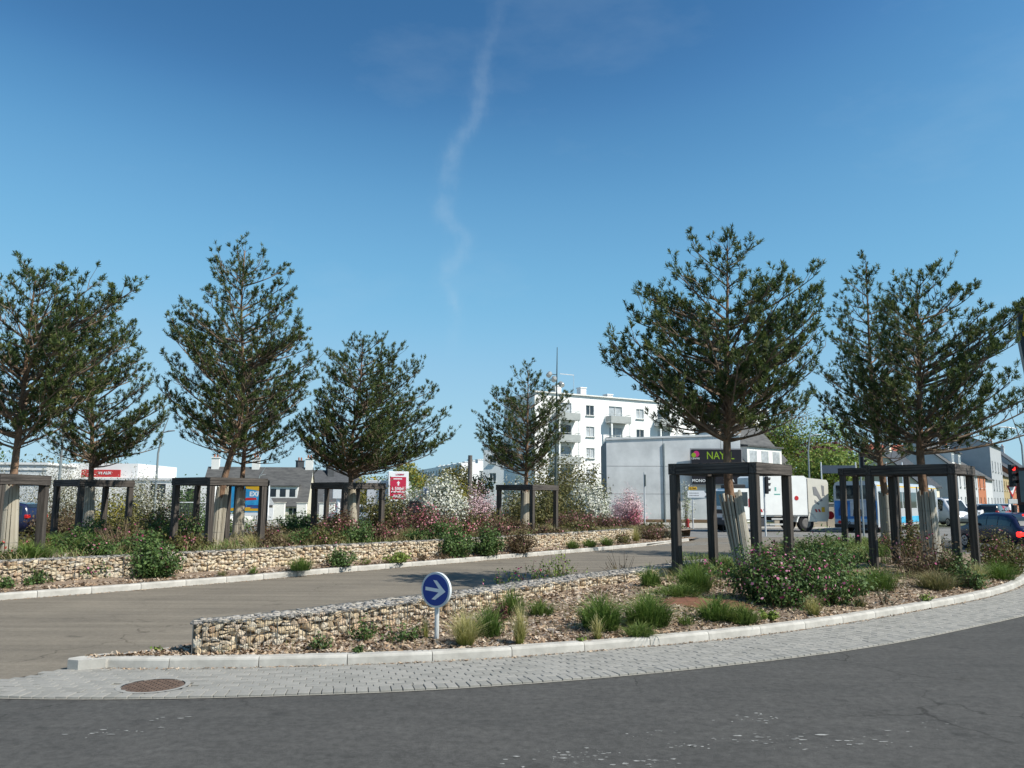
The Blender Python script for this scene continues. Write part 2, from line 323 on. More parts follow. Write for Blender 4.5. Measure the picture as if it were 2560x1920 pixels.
# mortar under the joints
for P, sgn in ((K, 1), (BK, -1), (FK, 1)):
    Q = inset(P, .03 * sgn); Q2 = inset(P, .15 * sgn); n = len(P)
    me = np_mesh('kerb_bedding', [(q.x, q.y, .105) for q in Q] + [(q.x, q.y, .105) for q in Q2], [(i, i + 1, n + i + 1, n + i) for i in range(n - 1)])
    tag(meshobj('kerb_bedding', me, M_mortar), kind='structure')
tipb = MB()
tipb.prism([(-5.0, 9.60), (-4.86, 9.56), (-4.6, 9.66), (-4.55, 9.9), (-4.75, 10.0), (-4.97, 9.80), (-5.04, 9.70)], -.05, .131, axis='z'); tip = tipb.build('kerb_stone', M_kerb, bpy.data.objects['kerb'])
# ---- pavers
KP = smooth_line(V3([(-8.0, 9.95), (-6.0, 9.75)] + K0)); sp = arc(KP)
pave_root = bpy.data.objects.new('paving', None); link(pave_root); tag(pave_root, kind='structure')
ROWS = [.105] * 11 + [.195]; WID = sum(ROWS)
outer = inset(KP, -WID - .02); inn = inset(KP, .02)
bp = [(p.x, p.y) for p in inn if p.x > -5.2] + [(p.x, p.y) for p in reversed(outer) if p.x > -6.0]
sheet('paving_bed', bp, .006, M_mortar)
def paver_mesh(w, d):
    b = MB(); b.box((0, 0, 0), (w - .007, d - .006, .04), bev=.005); me = b.mesh('paver'); me.materials.append(M_pave); return me
PMS = {.105: paver_mesh(.205, .105), .195: paver_mesh(.115, .195)}
cells = []; off = 0.
for r_, rw in enumerate(ROWS):
    PW = .205 if rw < .15 else .115; line = inset(KP, -(off + rw / 2)); off += rw; sl = arc(line); n = int(sl[-1] / PW); sh = rng.uniform(-.02, .02) + (.5 if r_ % 2 else 0)
    for i in range(n):
        d = (i + sh + .25) * PW
        if d > sl[-1] - .1: continue
        p, t = at_arc(line, sl, d)
        if p.x < -4.98 - (9.66 - p.y) * .72 or p.x > 12.5 or (p.x + 3.69) ** 2 / .36 ** 2 + (p.y - 8.82) ** 2 / .36 ** 2 < 1.0: continue
        cells.append((p.x, p.y, math.atan2(t.y, t.x), rw, PW))
cells.sort(key=lambda c: c[0] ** 2 + c[1] ** 2)
vis = [c for c in cells if abs(c[0]) / c[1] < .64]; hid = [c for c in cells if abs(c[0]) / c[1] >= .64]
for i, (x, y, a, rw, PW) in enumerate(vis[:300]):
    o = bpy.data.objects.new('paver', PMS[rw]); link(o, pave_root); o.location = (x, y, .006 + rng.uniform(-.003, .003)); o.rotation_euler = (rng.normal(0, .014), rng.normal(0, .014), a + rng.normal(0, .01))
b = MB()
for (x, y, a, rw, PW) in vis[300:] + hid:
    b.box((x, y, .006 + rng.uniform(-.003, .003)), (PW - .007, rw - .006, .04), Matrix.Rotation(a + rng.normal(0, .01), 3, 'Z') @ Matrix.Rotation(rng.normal(0, .014), 3, 'X'), rng.uniform(), bev=.005)
tag(b.build('paver', M_pave2, pave_root, tint=True), kind='stuff')
# ---- manhole
mh = thing('manhole_cover', (-3.69, 8.82, .02), 'round rusty ribbed manhole cover set in the pale pavers', 'manhole')
M_iron = mat('rusty cast iron', (.13, .09, .068), .75, .3, 12, metal=.2, bump=.4, bscale=60)
b = MB(); b.tube([(0, 0, -.03), (0, 0, .004)], .30, 40); b.build('cover_plate', M_iron, mh)
b = MB()
for k in range(48):
    a0, a1 = 2 * math.pi * k / 48, 2 * math.pi * (k + 1) / 48
    c = [(math.cos(a) * q, math.sin(a) * q, .008) for a, q in ((a0, .31), (a1, .31), (a1, .36), (a0, .36))]; b.quad(*c)
b.build('frame_ring', mat('concrete ring', (.27, .265, .245), .9, .15, 20), mh)
b = MB()
for i in range(-6, 7):
    for j in range(-6, 7):
        x, y = i * .043, j * .043
        if x * x + y * y < .27 ** 2: b.box((x, y, .006), (.03, .009, .008), Matrix.Rotation(R(45 if (i + j) % 2 else -45), 3, 'Z'))
b.build('tread_studs', M_iron, mh)
# ---- worn road paint near the camera, lane marks further off
def flakes(cx, cy, n, sx, sy, rmax, ang=0.):
    b = MB()
    for _ in range(n):
        u, v = rng.normal(0, sx), rng.normal(0, sy); x = cx + u * math.cos(ang) - v * math.sin(ang); y = cy + u * math.sin(ang) + v * math.cos(ang)
        r0 = rmax * .6 * rng.uniform(.1, 1) ** 2.2 + .004; k = rng.integers(6, 10); el = rng.uniform(.8, 3.2)
        pts = [(x + r0 * el * math.cos(2 * math.pi * i / k + .3) * rng.uniform(.4, 1.2) * math.cos(ang) , y + r0 * math.sin(2 * math.pi * i / k + .3) * rng.uniform(.4, 1.2), .004) for i in range(k)]
        b.add(pts, [tuple(range(k))])
    return b
fl = MB()
for a in [(.45, 6.6, 45, .22, .09, .035, .15), (1.43, 6.87, 16, .08, .05, .05, .2), (2.25, 7.76, 26, .14, .08, .03, .2), (2.09, 7.11, 34, .2, .09, .035, .2), (-3.38, 7.2, 26, .25, .06, .022, .2), (-3.02, 7.65, 8, .1, .03, .03, .2), (.85, 6.44, 30, .3, .08, .04, .1), (1.23, 7.23, 12, .12, .08, .02, .2), (2.9, 7.0, 25, .3, .1, .03, .2), (3.6, 7.5, 16, .3, .12, .02, .2)]:
    a = (a[0], a[1], int(a[2] * .9), a[3] * 1.1, a[4], a[5] * .8, a[6])
    f_ = flakes(*a); k0 = len(fl.v); fl.v += f_.v; fl.f += [tuple(i + k0 for i in q) for q in f_.f]; fl.t += f_.t
tag(fl.build('worn_road_paint', M_white), kind='structure')
b = MB()
for (x, y, L, w, a) in [(7.6, 36.3, 1.9, .16, 8), (8.6, 37.0, 2.1, .16, 8), (9.3, 38.2, 1.9, .16, 8), (7.0, 35.4, 1.6, .14, 8), (11.5, 41.5, 3, .14, 4), (15.5, 44.5, 4, .14, 4), (12, 46.4, 5, .14, 2), (17, 47.5, 4, .14, 2), (-9.2, 11.2, .9, .2, 18), (-8.6, 10.2, .8, .16, 18), (21, 42, 6, .15, 28)]:
    b.box((x, y, .012), (L, w, .003), Matrix.Rotation(R(a), 3, 'Z'))
tag(b.build('lane_marking', M_white), kind='structure')
# ---- mulch chips
M_chip = mat('bark chips', (.3, .2, .14), .9, .2, 30, tint=[(.11, .07, .045), (.25, .165, .105), (.40, .285, .185), (.54, .44, .33), (.34, .295, .26)])
def chips(name, pts, zf, smin=.015, smax=.05):
    n = len(pts); P = np.array([(x, y, zf(x, y) + .012) for x, y in pts]); a = rng.uniform(0, 2 * np.pi, n); L = rng.uniform(smin, smax, n); w = L * rng.uniform(.18, .42, n)
    u = np.stack([np.cos(a), np.sin(a), rng.normal(0, .35, n)], 1) * L[:, None]; v = np.stack([-np.sin(a), np.cos(a), rng.normal(0, .5, n)], 1) * w[:, None]
    V = np.stack([P - u - v, P + u - v * .7, P + u * .9 + v, P - u * .8 + v], 1).reshape(-1, 3); F = np.arange(4 * n).reshape(n, 4)
    return tag(meshobj(name, np_mesh(name, V, F, np.repeat(rng.uniform(0, 1, n), 4)), M_chip), kind='stuff')
def loft_pts(A, B, n, s0=0., s1=1., lo=0., hi=1.):
    sa, sb = arc(A), arc(B); out = []
    for _ in range(n):
        f = rng.uniform(lo, hi); a, _t = at_arc(A, sa, sa[-1] * f); b, _t = at_arc(B, sb, sb[-1] * f); p = a.lerp(b, rng.uniform(s0, s1)); out.append((p.x, p.y))
    return out
chips('bark_mulch', loft_pts(inset(K, .15), inset(BK, -.15), 32000, 0, .74, 0, .64), soil_z)
chips('bark_mulch', loft_pts(inset(FK, .15), inset(FG, 0), 9000), lambda x, y: .155, .02, .06)
chips('bark_mulch', loft_pts(inset(FG, .5), FBK, 9000, 0, .45, .05, .95), lambda x, y: .48, .03, .08)
chips('bark_mulch', loft_pts(inset(K, .15), inset(BK, -.15), 5000, .5, 1, .3, 1), soil_z, .02, .06)
def litter(name, P, off, n, w, z):
    s = arc(P); pts = []
    for _ in range(n):
        d = rng.uniform(0, s[-1]); q, t = at_arc(P, s, d); o = off - abs(rng.normal(0, w)) * (1 + math.sin(d * 1.7) * .6); pts.append((q.x - t.y * o, q.y + t.x * o))
    return chips(name, pts, lambda x, y: z, .006, .022)
litter('leaf_litter', FK, -.01, 5200, .05, .0); litter('leaf_litter', K, -.01, 3600, .03, .02); litter('leaf_litter', [p for p in reversed(BK)], -.01, 2500, .05, .0)
# ---- gabion walls
STC = [(.54, .39, .24), (.67, .54, .37), (.74, .64, .48), (.69, .55, .36), (.60, .48, .35), (.77, .70, .57), (.60, .42, .27), (.70, .64, .54)]
M_stone = mat('rubble stone', (.4, .3, .2), .9, .28, 14, rnd=STC, bump=.6, bscale=40)
M_stone2 = mat('rubble stone fill', (.4, .3, .2), .9, .28, 14, tint=STC, bump=.6, bscale=40)
M_top = mat('grey top stones', (.3, .3, .3), .9, .3, 20, tint=[(.25, .23, .21), (.36, .34, .31), (.44, .40, .34), (.31, .30, .29)])
M_core = mat('gabion core', (.20, .155, .11), .95, .3, 10)
M_wire = mat('galvanised wire', (.10, .105, .105), .6, .1, 20, metal=.3)
STN = []
for k in range(10):
    bm = bmesh.new(); r2 = np.random.default_rng(50 + k)
    for _ in range(15):
        d = r2.normal(0, 1, 3); d /= np.linalg.norm(d); d = np.sign(d) * np.abs(d) ** .62; d *= r2.uniform(.43, .52) / max(.6, np.abs(d).max()); bm.verts.new(d)
    bmesh.ops.convex_hull(bm, input=bm.verts); 
    for v in [v for v in bm.verts if not v.link_faces]: bm.verts.remove(v)
    bmesh.ops.triangulate(bm, faces=bm.faces); bmesh.ops.recalc_face_normals(bm, faces=bm.faces)
    me = bpy.data.meshes.new('stone'); bm.to_mesh(me); bm.free(); me.materials.append(M_stone); STN.append((me, np.array([v.co for v in me.vertices]), np.array([p.vertices[:] for p in me.polygons])))
def stone_stuff(name, items, mt, parent):
    Vs, Fs, T = [], [], []; o = 0
    for (c, sz, Mx, k, t) in items:
        v = (STN[k][1] * np.array(sz)) @ np.array(Mx).T + np.array(c); Vs.append(v); Fs.append(STN[k][2] + o); o += len(v); T.append(np.full(len(v), t))
    ob = meshobj(name, np_mesh(name, np.concatenate(Vs), np.concatenate(Fs), np.concatenate(T)), mt, parent); return tag(ob, kind='stuff')
def gabion(label, Fr, Bk, zb, zt, cw, ch, topn, wstep):
    o0 = Fr[len(Fr) // 2]; root = thing('gabion_wall', (0, 0, 0), label, 'gabion')
    s = arc(Fr); sb = arc(Bk); items = []
    z = zb
    rows = []
    while z < zt - .03:
        h = ch * rng.uniform(.75, 1.3); h = min(h, zt - z); rows.append((z, h)); z += h
    for (z, h) in rows:
        d = rng.uniform(0, .05)
        while d < s[-1] - .05:
            w = cw * rng.uniform(.7, 1.35); p, t = at_arc(Fr, s, d + w / 2); nrm = Vector((-t.y, t.x, 0)); a = math.atan2(t.y, t.x)
            if rng.uniform() < .22:
                for q in (0, 1): items.append(((p.x + nrm.x * .055, p.y + nrm.y * .055, z + h * (.25 + .5 * q) + rng.uniform(-.008, .008)), (w * 1.15, .14, h * .62), Matrix.Rotation(a, 3, 'Z') @ Matrix.Rotation(rng.normal(0, .15), 3, 'Y'), int(rng.integers(10)), rng.uniform()))
            else:
                items.append(((p.x + nrm.x * (.06 + rng.uniform(-.012, .012)), p.y + nrm.y * .06, z + h / 2 + rng.uniform(-.016, .016)), (w * 1.2, .15, h * rng.uniform(1.08, 1.28)), Matrix.Rotation(a, 3, 'Z') @ Matrix.Rotation(rng.normal(0, .22), 3, 'Y'), int(rng.integers(10)), rng.uniform()))
            d += w
    # left end face
    a, b_ = Fr[0], Bk[0]; L = (b_ - a).length; t = (b_ - a).normalized() if L > 0 else Vector((0, 1, 0))
    items.sort(key=lambda it: it[0][0] ** 2 + it[0][1] ** 2 + (1e6 if abs(it[0][0]) / it[0][1] > .66 else 0))
    for it in items[:300]:
        o = bpy.data.objects.new('stone', STN[it[3]][0]); link(o, root); o.location = it[0]; o.rotation_euler = it[2].to_euler(); o.scale = it[1]
    stone_stuff('stone', items[300:], M_stone2, root)
    # top fill
    tp = []
    for _ in range(topn):
        f = rng.uniform(0, 1); p, t_ = at_arc(Fr, s, s[-1] * f); q, _ = at_arc(Bk, sb, sb[-1] * f); c = p.lerp(q, rng.uniform(.03, .97)); r0 = rng.uniform(.03, .08)
        tp.append(((c.x, c.y, zt + rng.uniform(-.02, .006)), (r0 * 1.5, r0, r0 * .5), Matrix.Rotation(rng.uniform(0, 6.3), 3, 'Z'), int(rng.integers(10)), rng.uniform()))
    stone_stuff('top_stones', tp, M_top, root)
    # core
    n = 60; Vv = []; 
    A = inset(Fr, .075)
    sa = arc(A)
    for i in range(n + 1):
        p, _ = at_arc(A, sa, sa[-1] * i / n); q, _ = at_arc(Bk, sb, sb[-1] * i / n)
        Vv += [(p.x, p.y, zb - .1), (p.x, p.y, zt - .025), (q.x, q.y, zt - .025), (q.x, q.y, zb - .1)]
    F = []
    for i in range(n):
        for j in range(4): F.append((4 * i + j, 4 * i + 4 + j, 4 * i + 4 + (j + 1) % 4, 4 * i + (j + 1) % 4))
    F += [(0, 1, 2, 3), (4 * n, 4 * n + 1, 4 * n + 2, 4 * n + 3)]
    meshobj('core', np_mesh('core', Vv, F), M_core, root)
    # wire cage
    w = MB(); O = inset(Fr, -.03); so_ = arc(O); r0 = .0024
    k = int(so_[-1] / wstep)
    for i in range(k + 1):
        p, t = at_arc(O, so_, i * wstep); rr = r0 * (2.2 if i % int(1.0 / wstep) == 0 else 1)
        w.box((p.x, p.y, (zb + zt) / 2), (rr * 2, rr * 2, zt - zb + .02), Matrix.Rotation(math.atan2(t.y, t.x), 3, 'Z'))
        q, _ = at_arc(Bk, sb, sb[-1] * i * wstep / so_[-1])
        if i % 2 == 0: w.tube([(p.x, p.y, zt + .012), (q.x, q.y, zt + .012)], r0, 3, cap=False)
    for z in np.arange(zb + .06, zt + .02, .1): w.tube([(p.x, p.y, z) for p in resample(O, .3)], r0, 4, cap=False)
    w.tube([(p.x, p.y, zt + .012) for p in resample(O, .3)], r0 * 2, 4); w.tube([(p.x, p.y, zt + .012) for p in resample(Bk, .3)], r0 * 2, 4)
    w.build('wire_mesh', M_wire, root)
    return root
GF = smooth_line(V3([(-3.72, 9.90), (-3.39, 10.02), (-2.83, 10.42), (-1.95, 11.14), (-.93, 12.44), (.11, 13.74), (1.39, 15.42), (3.03, 17.48), (4.62, 19.65), (6.2, 22.0)]))
GB = smooth_line(V3([(-3.78, 10.08), (-3.45, 10.32), (-2.93, 10.82), (-2.10, 11.92), (-.97, 13.23), (.11, 14.75), (1.49, 16.57), (3.23, 18.6), (4.87, 20.8), (6.4, 23.0)]))
gabion('low stone gabion wall running behind the blue arrow sign', GF, GB, .06, .5, .098, .080, 3600, .055)
FGB = inset(FG, .42)
gabion('long stone gabion wall across the tan road under the wooden frames', FG, FGB, .14, .66, .122, .088, 2600, .09)
# ------------------------------------------------------------------ wooden frames round the pines
M_wood = mat('weathered dark timber', (.038, .032, .027), .85, .5, 2.2, col2=(.125, .108, .094), stretch=(9, 9, .7), bump=.8, bscale=16)
M_woodh = mat('weathered dark timber beam', (.042, .036, .031), .85, .5, 2.2, col2=(.14, .122, .108), stretch=(.7, 9, 9), bump=.8, bscale=16)
PWD = .175
pb = MB(); pb.box((0, 0, 0), (PWD, PWD, 1), bev=.008); POST = pb.mesh('post'); POST.materials.append(M_wood)
bb = MB(); bb.box((0, 0, 0), (1, PWD, .235), bev=.008); BEAM = bb.mesh('beam'); BEAM.materials.append(M_woodh)
def frame(cx, cy, rot, s, zt, label):
    zb = zt - 2.55
    root = thing('timber_frame', (cx, cy, zb), label, 'pergola', 'dark timber frames built around the pines', R(rot + 45)); h = s / 2
    for sx, sy in ((-1, -1), (1, -1), (1, 1), (-1, 1)):
        o = bpy.data.objects.new('post', POST); link(o, root); o.location = (sx * (h - PWD * .62), sy * (h - PWD * .62), (2.55 - .235) / 2 - .05); o.scale = (1, 1, 2.55 - .235 + .1); o.rotation_euler = (rng.normal(0, .004), rng.normal(0, .004), rng.choice([0, math.pi / 2]))
    for k in range(4):
        o = bpy.data.objects.new('beam', BEAM); link(o, root); a = k * math.pi / 2; L = s if k % 2 == 0 else s - 2 * PWD - .008; d = h - PWD / 2
        o.location = (math.sin(a) * d, -math.cos(a) * d, 2.55 - .1175 + rng.uniform(-.004, .004)); o.rotation_euler = (0, 0, a); o.scale = (L, 1, 1)
    return root
frame(4.80, 18.05, 6.2, 2.0, 2.715, 'dark timber frame nearest on the right, behind the big pink bush')
frame(10.1, 20.4, 4.5, 2.05, 2.80, 'dark timber frame far right, in front of the bus')
frame(12.1, 27.5, 8.3, 1.85, 3.0, 'dark timber frame just behind the far right one, before the bus rear')
frame(-12.2, 19.06, 46, 2.05, 2.45, 'timber frame cut by the left edge of the picture')
frame(-14.9, 29.5, 8.2, 1.95, 2.55, 'timber frame second from the left, before the low white building')
frame(-9.1, 25.8, 8.4, 2.05, 2.55, 'timber frame with two guarded trunks, before the blue poster')
frame(-10.8, 31.9, 8.4, 2.0, 2.62, 'timber frame half hidden behind the one with two guarded trunks')
frame(-6.29, 31.9, 4.8, 2.03, 2.53, 'timber frame left of the red and white poster')
frame(-7.2, 38.0, 4.8, 2.0, 2.60, 'timber frame hidden behind the one left of the red poster')
frame(.72, 37.4, 8.2, 2.05, 2.57, 'smallest timber frame in the middle, before the white apartments')
# ------------------------------------------------------------------ pines
M_bark = mat('orange pine bark', (.145, .085, .055), .9, .45, 9, col2=(.30, .185, .115), stretch=(1, 1, .45), bump=1, bscale=25)
M_twig = mat('grey brown twigs', (.11, .075, .052), .9, .3, 6, col2=(.28, .21, .15))
M_needle = mat('pine needles', (.05, .07, .03), .62, .25, 3, tint=[(.032, .060, .020), (.064, .106, .029), (.108, .150, .038), (.168, .192, .052), (.25, .23, .078)], trans=.28, spec=.4)
M_slat = mat('pale guard slat', (.38, .33, .25), .85, .3, 5, rnd=[(.36, .33, .27), (.46, .43, .36), (.52, .49, .42), (.41, .38, .31)], stretch=(8, 8, .6))
M_reed = mat('reed mat guard', (.36, .30, .21), .9, .3, 5, rnd=[(.34, .30, .23), (.44, .395, .31), (.50, .455, .37)], stretch=(8, 8, .6))
def brush(B, D, L, k, nl, w, rs):
    n = len(B); D = D / np.linalg.norm(D, axis=1, keepdims=True)
    a = np.cross(D, np.array([.31, .57, .76])); a /= np.linalg.norm(a, axis=1, keepdims=True); b = np.cross(D, a)
    ph = rs.uniform(0, 2 * np.pi, (n, k)); u = rs.uniform(.05, 1, (n, k)); sp = .95 - .5 * u
    rad = a[:, None] * np.cos(ph)[..., None] + b[:, None] * np.sin(ph)[..., None]
    nd = D[:, None] * (.45 + .5 * u)[..., None] + rad * sp[..., None]; nd /= np.linalg.norm(nd, axis=2, keepdims=True)
    p0 = B[:, None] + D[:, None] * (u * L[:, None])[..., None]; ln = nl * rs.uniform(.75, 1.15, (n, k)); p1 = p0 + nd * ln[..., None]
    wd = np.cross(nd, rad + rs.normal(0, .4, (n, k, 3))); wd /= np.linalg.norm(wd, axis=2, keepdims=True) + 1e-9; wd *= w / 2
    V = np.stack([p0 - wd * .8, p0 + wd * .8, p1 + wd * .45, p1 - wd * .45], 2).reshape(-1, 3); F = np.arange(len(V)).reshape(-1, 4)
    t = np.clip(np.repeat(rs.beta(2, 3, n), k * 4) + rs.normal(0, .08, n * k).repeat(4), 0, 1); return V, F, t
def pine(label, x, y, zg, trunk, prof, npr, seed, guard='reed', glean=0., dens=1., r0=.14, subn=6.3, tips=()):
    rs = np.random.default_rng(seed); root = thing('pine_tree', (x, y, zg), label, 'tree', 'pines planted in the timber frames')
    tz = [p[1] - zg for p in trunk]; tx = [p[0] - x for p in trunk]; top = prof[0][0] - zg
    ty = [rs.normal(0, .04) for _ in trunk]
    if tz[-1] < top - .3: tz.append(top - .25); tx.append(tx[-1] * 1.0 + .05); ty.append(ty[-1])
    zs = np.linspace(tz[0], tz[-1], 22); X = np.interp(zs, tz, tx); Y = np.interp(zs, tz, ty)
    for _ in range(3): X[1:-1] = (X[:-2] + X[1:-1] * 2 + X[2:]) / 4; Y[1:-1] = (Y[:-2] + Y[1:-1] * 2 + Y[2:]) / 4
    H = zs[-1] - zs[0]; rad = [max(.018, r0 * (1 - .93 * ((z - zs[0]) / H) ** .8)) for z in zs]; rad[0] *= 1.25
    tb = MB(); tb.tube([(X[i], Y[i], zs[i]) for i in range(22)], rad, 10); tb.build('trunk', M_bark, root, smooth=True)
    pz = np.array([p[0] - zg for p in prof]); o = np.argsort(pz); pz = pz[o]; pl = np.array([p[1] for p in prof])[o]; pr = np.array([p[2] for p in prof])[o]
    zlow = pz[0]
    zb = zlow - .15
    wgt = np.interp(np.linspace(pz[0], pz[-1], 60), pz, pl + pr) + .25; cum = np.cumsum(wgt) / wgt.sum()
    br = MB(); SB, SD = [], []
    def bez(a, c, b, t): return a * (1 - t) ** 2 + c * 2 * t * (1 - t) + b * t * t
    for i in range(npr + len(tips)):
        zt = np.interp((i + rs.uniform()) / npr, cum, np.linspace(pz[0], pz[-1], 60)); az = i * 2.39996 + rs.normal(0, .35)
        l, r_ = np.interp(zt, pz, pl), np.interp(zt, pz, pr); w = .5 + .5 * math.cos(az); rm = l * (1 - w) + r_ * w
        rm = max(rm * (abs(math.cos(az)) * 1.0 + (1 - abs(math.cos(az))) * .9), .1)
        rr = rm * rs.uniform(.6, .98) if i % 2 else rm * rs.uniform(.92, 1.1)
        if i >= npr: q_ = tips[i - npr]; zt = q_[1] - zg; az = (0. if q_[0] > 0 else math.pi) + rs.normal(0, .25); rr = abs(q_[0])
        za = max(zb + rs.uniform(-.15, .35), zt - rr * rs.uniform(.3, .8) - .05); za = min(za, zs[-1] - .1)
        a = np.array([np.interp(za, zs, X), np.interp(za, zs, Y), za]); cxx = np.interp(zt, zs, X); b = np.array([cxx + rr * math.cos(az), rr * math.sin(az), zt]); c = a * .45 + b * .55 + np.array([rs.normal(0, .08), rs.normal(0, .08), -.10 * rr])
        L = np.linalg.norm(b - a); P = [bez(a, c, b, t) for t in np.linspace(0, 1, 7)]
        rb = min(.045, .012 + .013 * L); br.tube(P, [rb * (1 - .8 * t) for t in np.linspace(0, 1, 7)], 5, cap=False)
        ns = int(max(3, L * subn * dens))
        for j in range(ns):
            t = .16 + .84 * (j + rs.uniform()) / ns; p = bez(a, c, b, t); q = bez(a, c, b, min(1, t + .08)) - bez(a, c, b, t - .08); q /= np.linalg.norm(q)
            sd = np.cross(q, [0, 0, 1]); sd /= np.linalg.norm(sd) + 1e-6
            d = q * rs.uniform(.3, .9) + sd * rs.choice([-1, 1]) * rs.uniform(.2, .95) + np.array([0, 0, rs.uniform(-.05, .75)]) + rs.normal(0, .12, 3); d /= np.linalg.norm(d)
            sl = rs.uniform(.28, .75) * (1.15 - .4 * t); sl = min(sl, .25 + L * .4); e = p + d * sl + np.array([0, 0, sl * .12]); md = (p + e) / 2 + rs.normal(0, .03, 3)
            br.tube([p, md, e], [.010, .007, .004], 3, cap=False)
            bare = t < .30 and rs.uniform() < .55
            if bare: continue
            for k in range(int(rs.integers(3, 6))):
                f = rs.uniform(.25, 1); pp = p + (e - p) * f; dd = d * .55 + np.array([0, 0, .55]) + rs.normal(0, .38, 3); dd /= np.linalg.norm(dd); st = rs.uniform(.03, .13)
                if k == 0: pp = e; dd = d * .6 + np.array([0, 0, .6]) + rs.normal(0, .1, 3); dd /= np.linalg.norm(dd); st = .05
                pe = pp + dd * st; SB.append(pe - dd * .02); SD.append(dd)
                if k < 2: br.tube([pp, pe], [.005, .004], 3, cap=False)
        pp = b; SB.append(b); dd = (b - c); dd = dd / np.linalg.norm(dd) + np.array([0, 0, .5]); SD.append(dd)
    # leader and candles at the top
    for k in range(26):
        zz = zs[-1] - rs.uniform(0, 1.3); p = np.array([np.interp(zz, zs, X), np.interp(zz, zs, Y), zz]); d = np.array([rs.normal(0, .55), rs.normal(0, .55), 1.]); d /= np.linalg.norm(d); e = p + d * rs.uniform(.15, .5); br.tube([p, e], [.008, .005], 3, cap=False); SB.append(e); SD.append(d)
    br.build('branches', M_twig, root)
    SB, SD = np.array(SB), np.array(SD); LL = rs.uniform(.06, .13, len(SB))
    V, F, t = brush(SB, SD, LL, 19, .094, .0205, rs); crown = meshobj('crown', np_mesh('crown', V, F, t), M_needle, root)
    # guard of upright slats tied round the trunk
    if guard:
        gz0, gz1 = -.25, 1.78 if guard == 'reed' else 1.66; ns = 30 if guard == 'reed' else 22; R0, R1 = (.215, .145) if guard == 'reed' else (.215, .18)
        gm = MB(); gx = lambda z: np.interp(z, zs, X) + glean * (1.0 - z)
        gm.tube([(gx(gz0), 0, gz0), (gx(gz1 - .15), 0, gz1 - .15)], [R0 - .022, R1 - .022], 12); g = gm.build('trunk_guard', mat('guard lining', (.16, .13, .10), .95, .3, 8), root)
        sw = 2 * math.pi * R0 / ns * (.93 if guard == 'reed' else .86)
        sm = MB(); sm.box((0, 0, .5), (sw, .022, 1), bev=.004); sme = sm.mesh('slat'); sme.materials.append(M_reed if guard == 'reed' else M_slat)
        for k in range(ns):
            an = 2 * math.pi * k / ns + rs.normal(0, .03); h0 = Vector((gx(gz0) + R0 * math.cos(an), R0 * math.sin(an), gz0)); z1 = gz1 + rs.normal(0, .05); h1 = Vector((gx(z1) + R1 * math.cos(an), R1 * math.sin(an), z1)); d = h1 - h0
            o = bpy.data.objects.new('slat', sme); link(o, g); q = Matrix((Vector((-math.sin(an), math.cos(an), 0)), d.normalized().cross(Vector((-math.sin(an), math.cos(an), 0))), d.normalized())).transposed(); o.matrix_local = Matrix.Translation(h0) @ q.to_4x4() @ Matrix.Diagonal((.8 + .2 * rs.uniform(), 1, d.length, 1))
        for z in (.45, 1.2):
            wm = MB(); wm.tube([(gx(z) + (R0 + (R1 - R0) * (z - gz0) / (gz1 - gz0) + .014) * math.cos(a), (R0 + (R1 - R0) * (z - gz0) / (gz1 - gz0) + .014) * math.sin(a), z) for a in np.linspace(0, 2 * math.pi, 25)], .004, 4)
            wm.build('binding_wire', M_wire, root)
    return root
pine('tall pine cut by the left edge with a dark leaning trunk', -11.6, 19.25, .45, [(-11.6, .3), (-11.66, 2.42), (-11.6, 3.73), (-11.55, 5.16)], [(7.45, .1, .1), (6.95, .8, .8), (6.6, 1.2, 2.1), (6.05, 1.8, 2.0), (5.4, 2, 2.1), (4.75, 2, 1.8), (3.9, 1.6, 1.3), (3.3, 1, .7)], 70, 11, tips=[(2.3, 6.95), (2.0, 6.5), (1.6, 6.9), (2.0, 5.6), (1.5, 4.6), (-.3, 7.4), (.6, 7.1)])
pine('pine second from the left, above the red shop sign', -15.0, 29.4, .5, [(-14.95, .4), (-15.0, 2.83), (-15.1, 4.69), (-15.3, 6.5)], [(9.0, .1, .1), (8.2, 1, 1.1), (7.4, 1.5, 1.6), (6.6, 1.7, 1.9), (5.7, 1.7, 2.4), (4.9, 1.7, 2.5), (3.9, 1.5, 2.3), (3.25, 1.2, 1.6)], 74, 12, tips=[(2.6, 5.3), (2.6, 4.6), (2.3, 4.0), (1.9, 6.6), (1.2, 7.9)])
pine('tallest pine on the left, its trunk leaning right', -9.05, 25.6, .45, [(-9.1, .3), (-8.92, 2.55), (-8.52, 3.98), (-8.45, 5.62), (-8.7, 8)], [(10.1, .1, .1), (9.16, .9, 1.2), (8.3, 1.05, 1.45), (7.4, 2.2, 1.9), (6.85, 2.4, 2.1), (6.0, 2.2, 2.3), (5.1, 2.2, 1.9), (3.95, 1.8, 1.4), (3.4, 1.2, .9)], 84, 13, tips=[(-2.5, 7.35), (-2.3, 7.0), (-2.1, 7.6), (2.2, 6.9), (1.6, 8.3), (1.2, 9.2), (-.9, 9.2), (2.3, 6.2), (-2.4, 5.2)])
pine('slim pine just right of the tallest left pine, before the slate houses', -10.4, 31.6, .5, [(-10.4, .4), (-10.32, 1.86), (-10.25, 4.14), (-10.2, 6)], [(8.8, .2, .2), (8, .9, 1.2), (6.5, 1.6, 2.1), (5, 1.6, 2.3), (3.8, 1.2, 1.8), (3.3, .8, 1.2)], 52, 14)
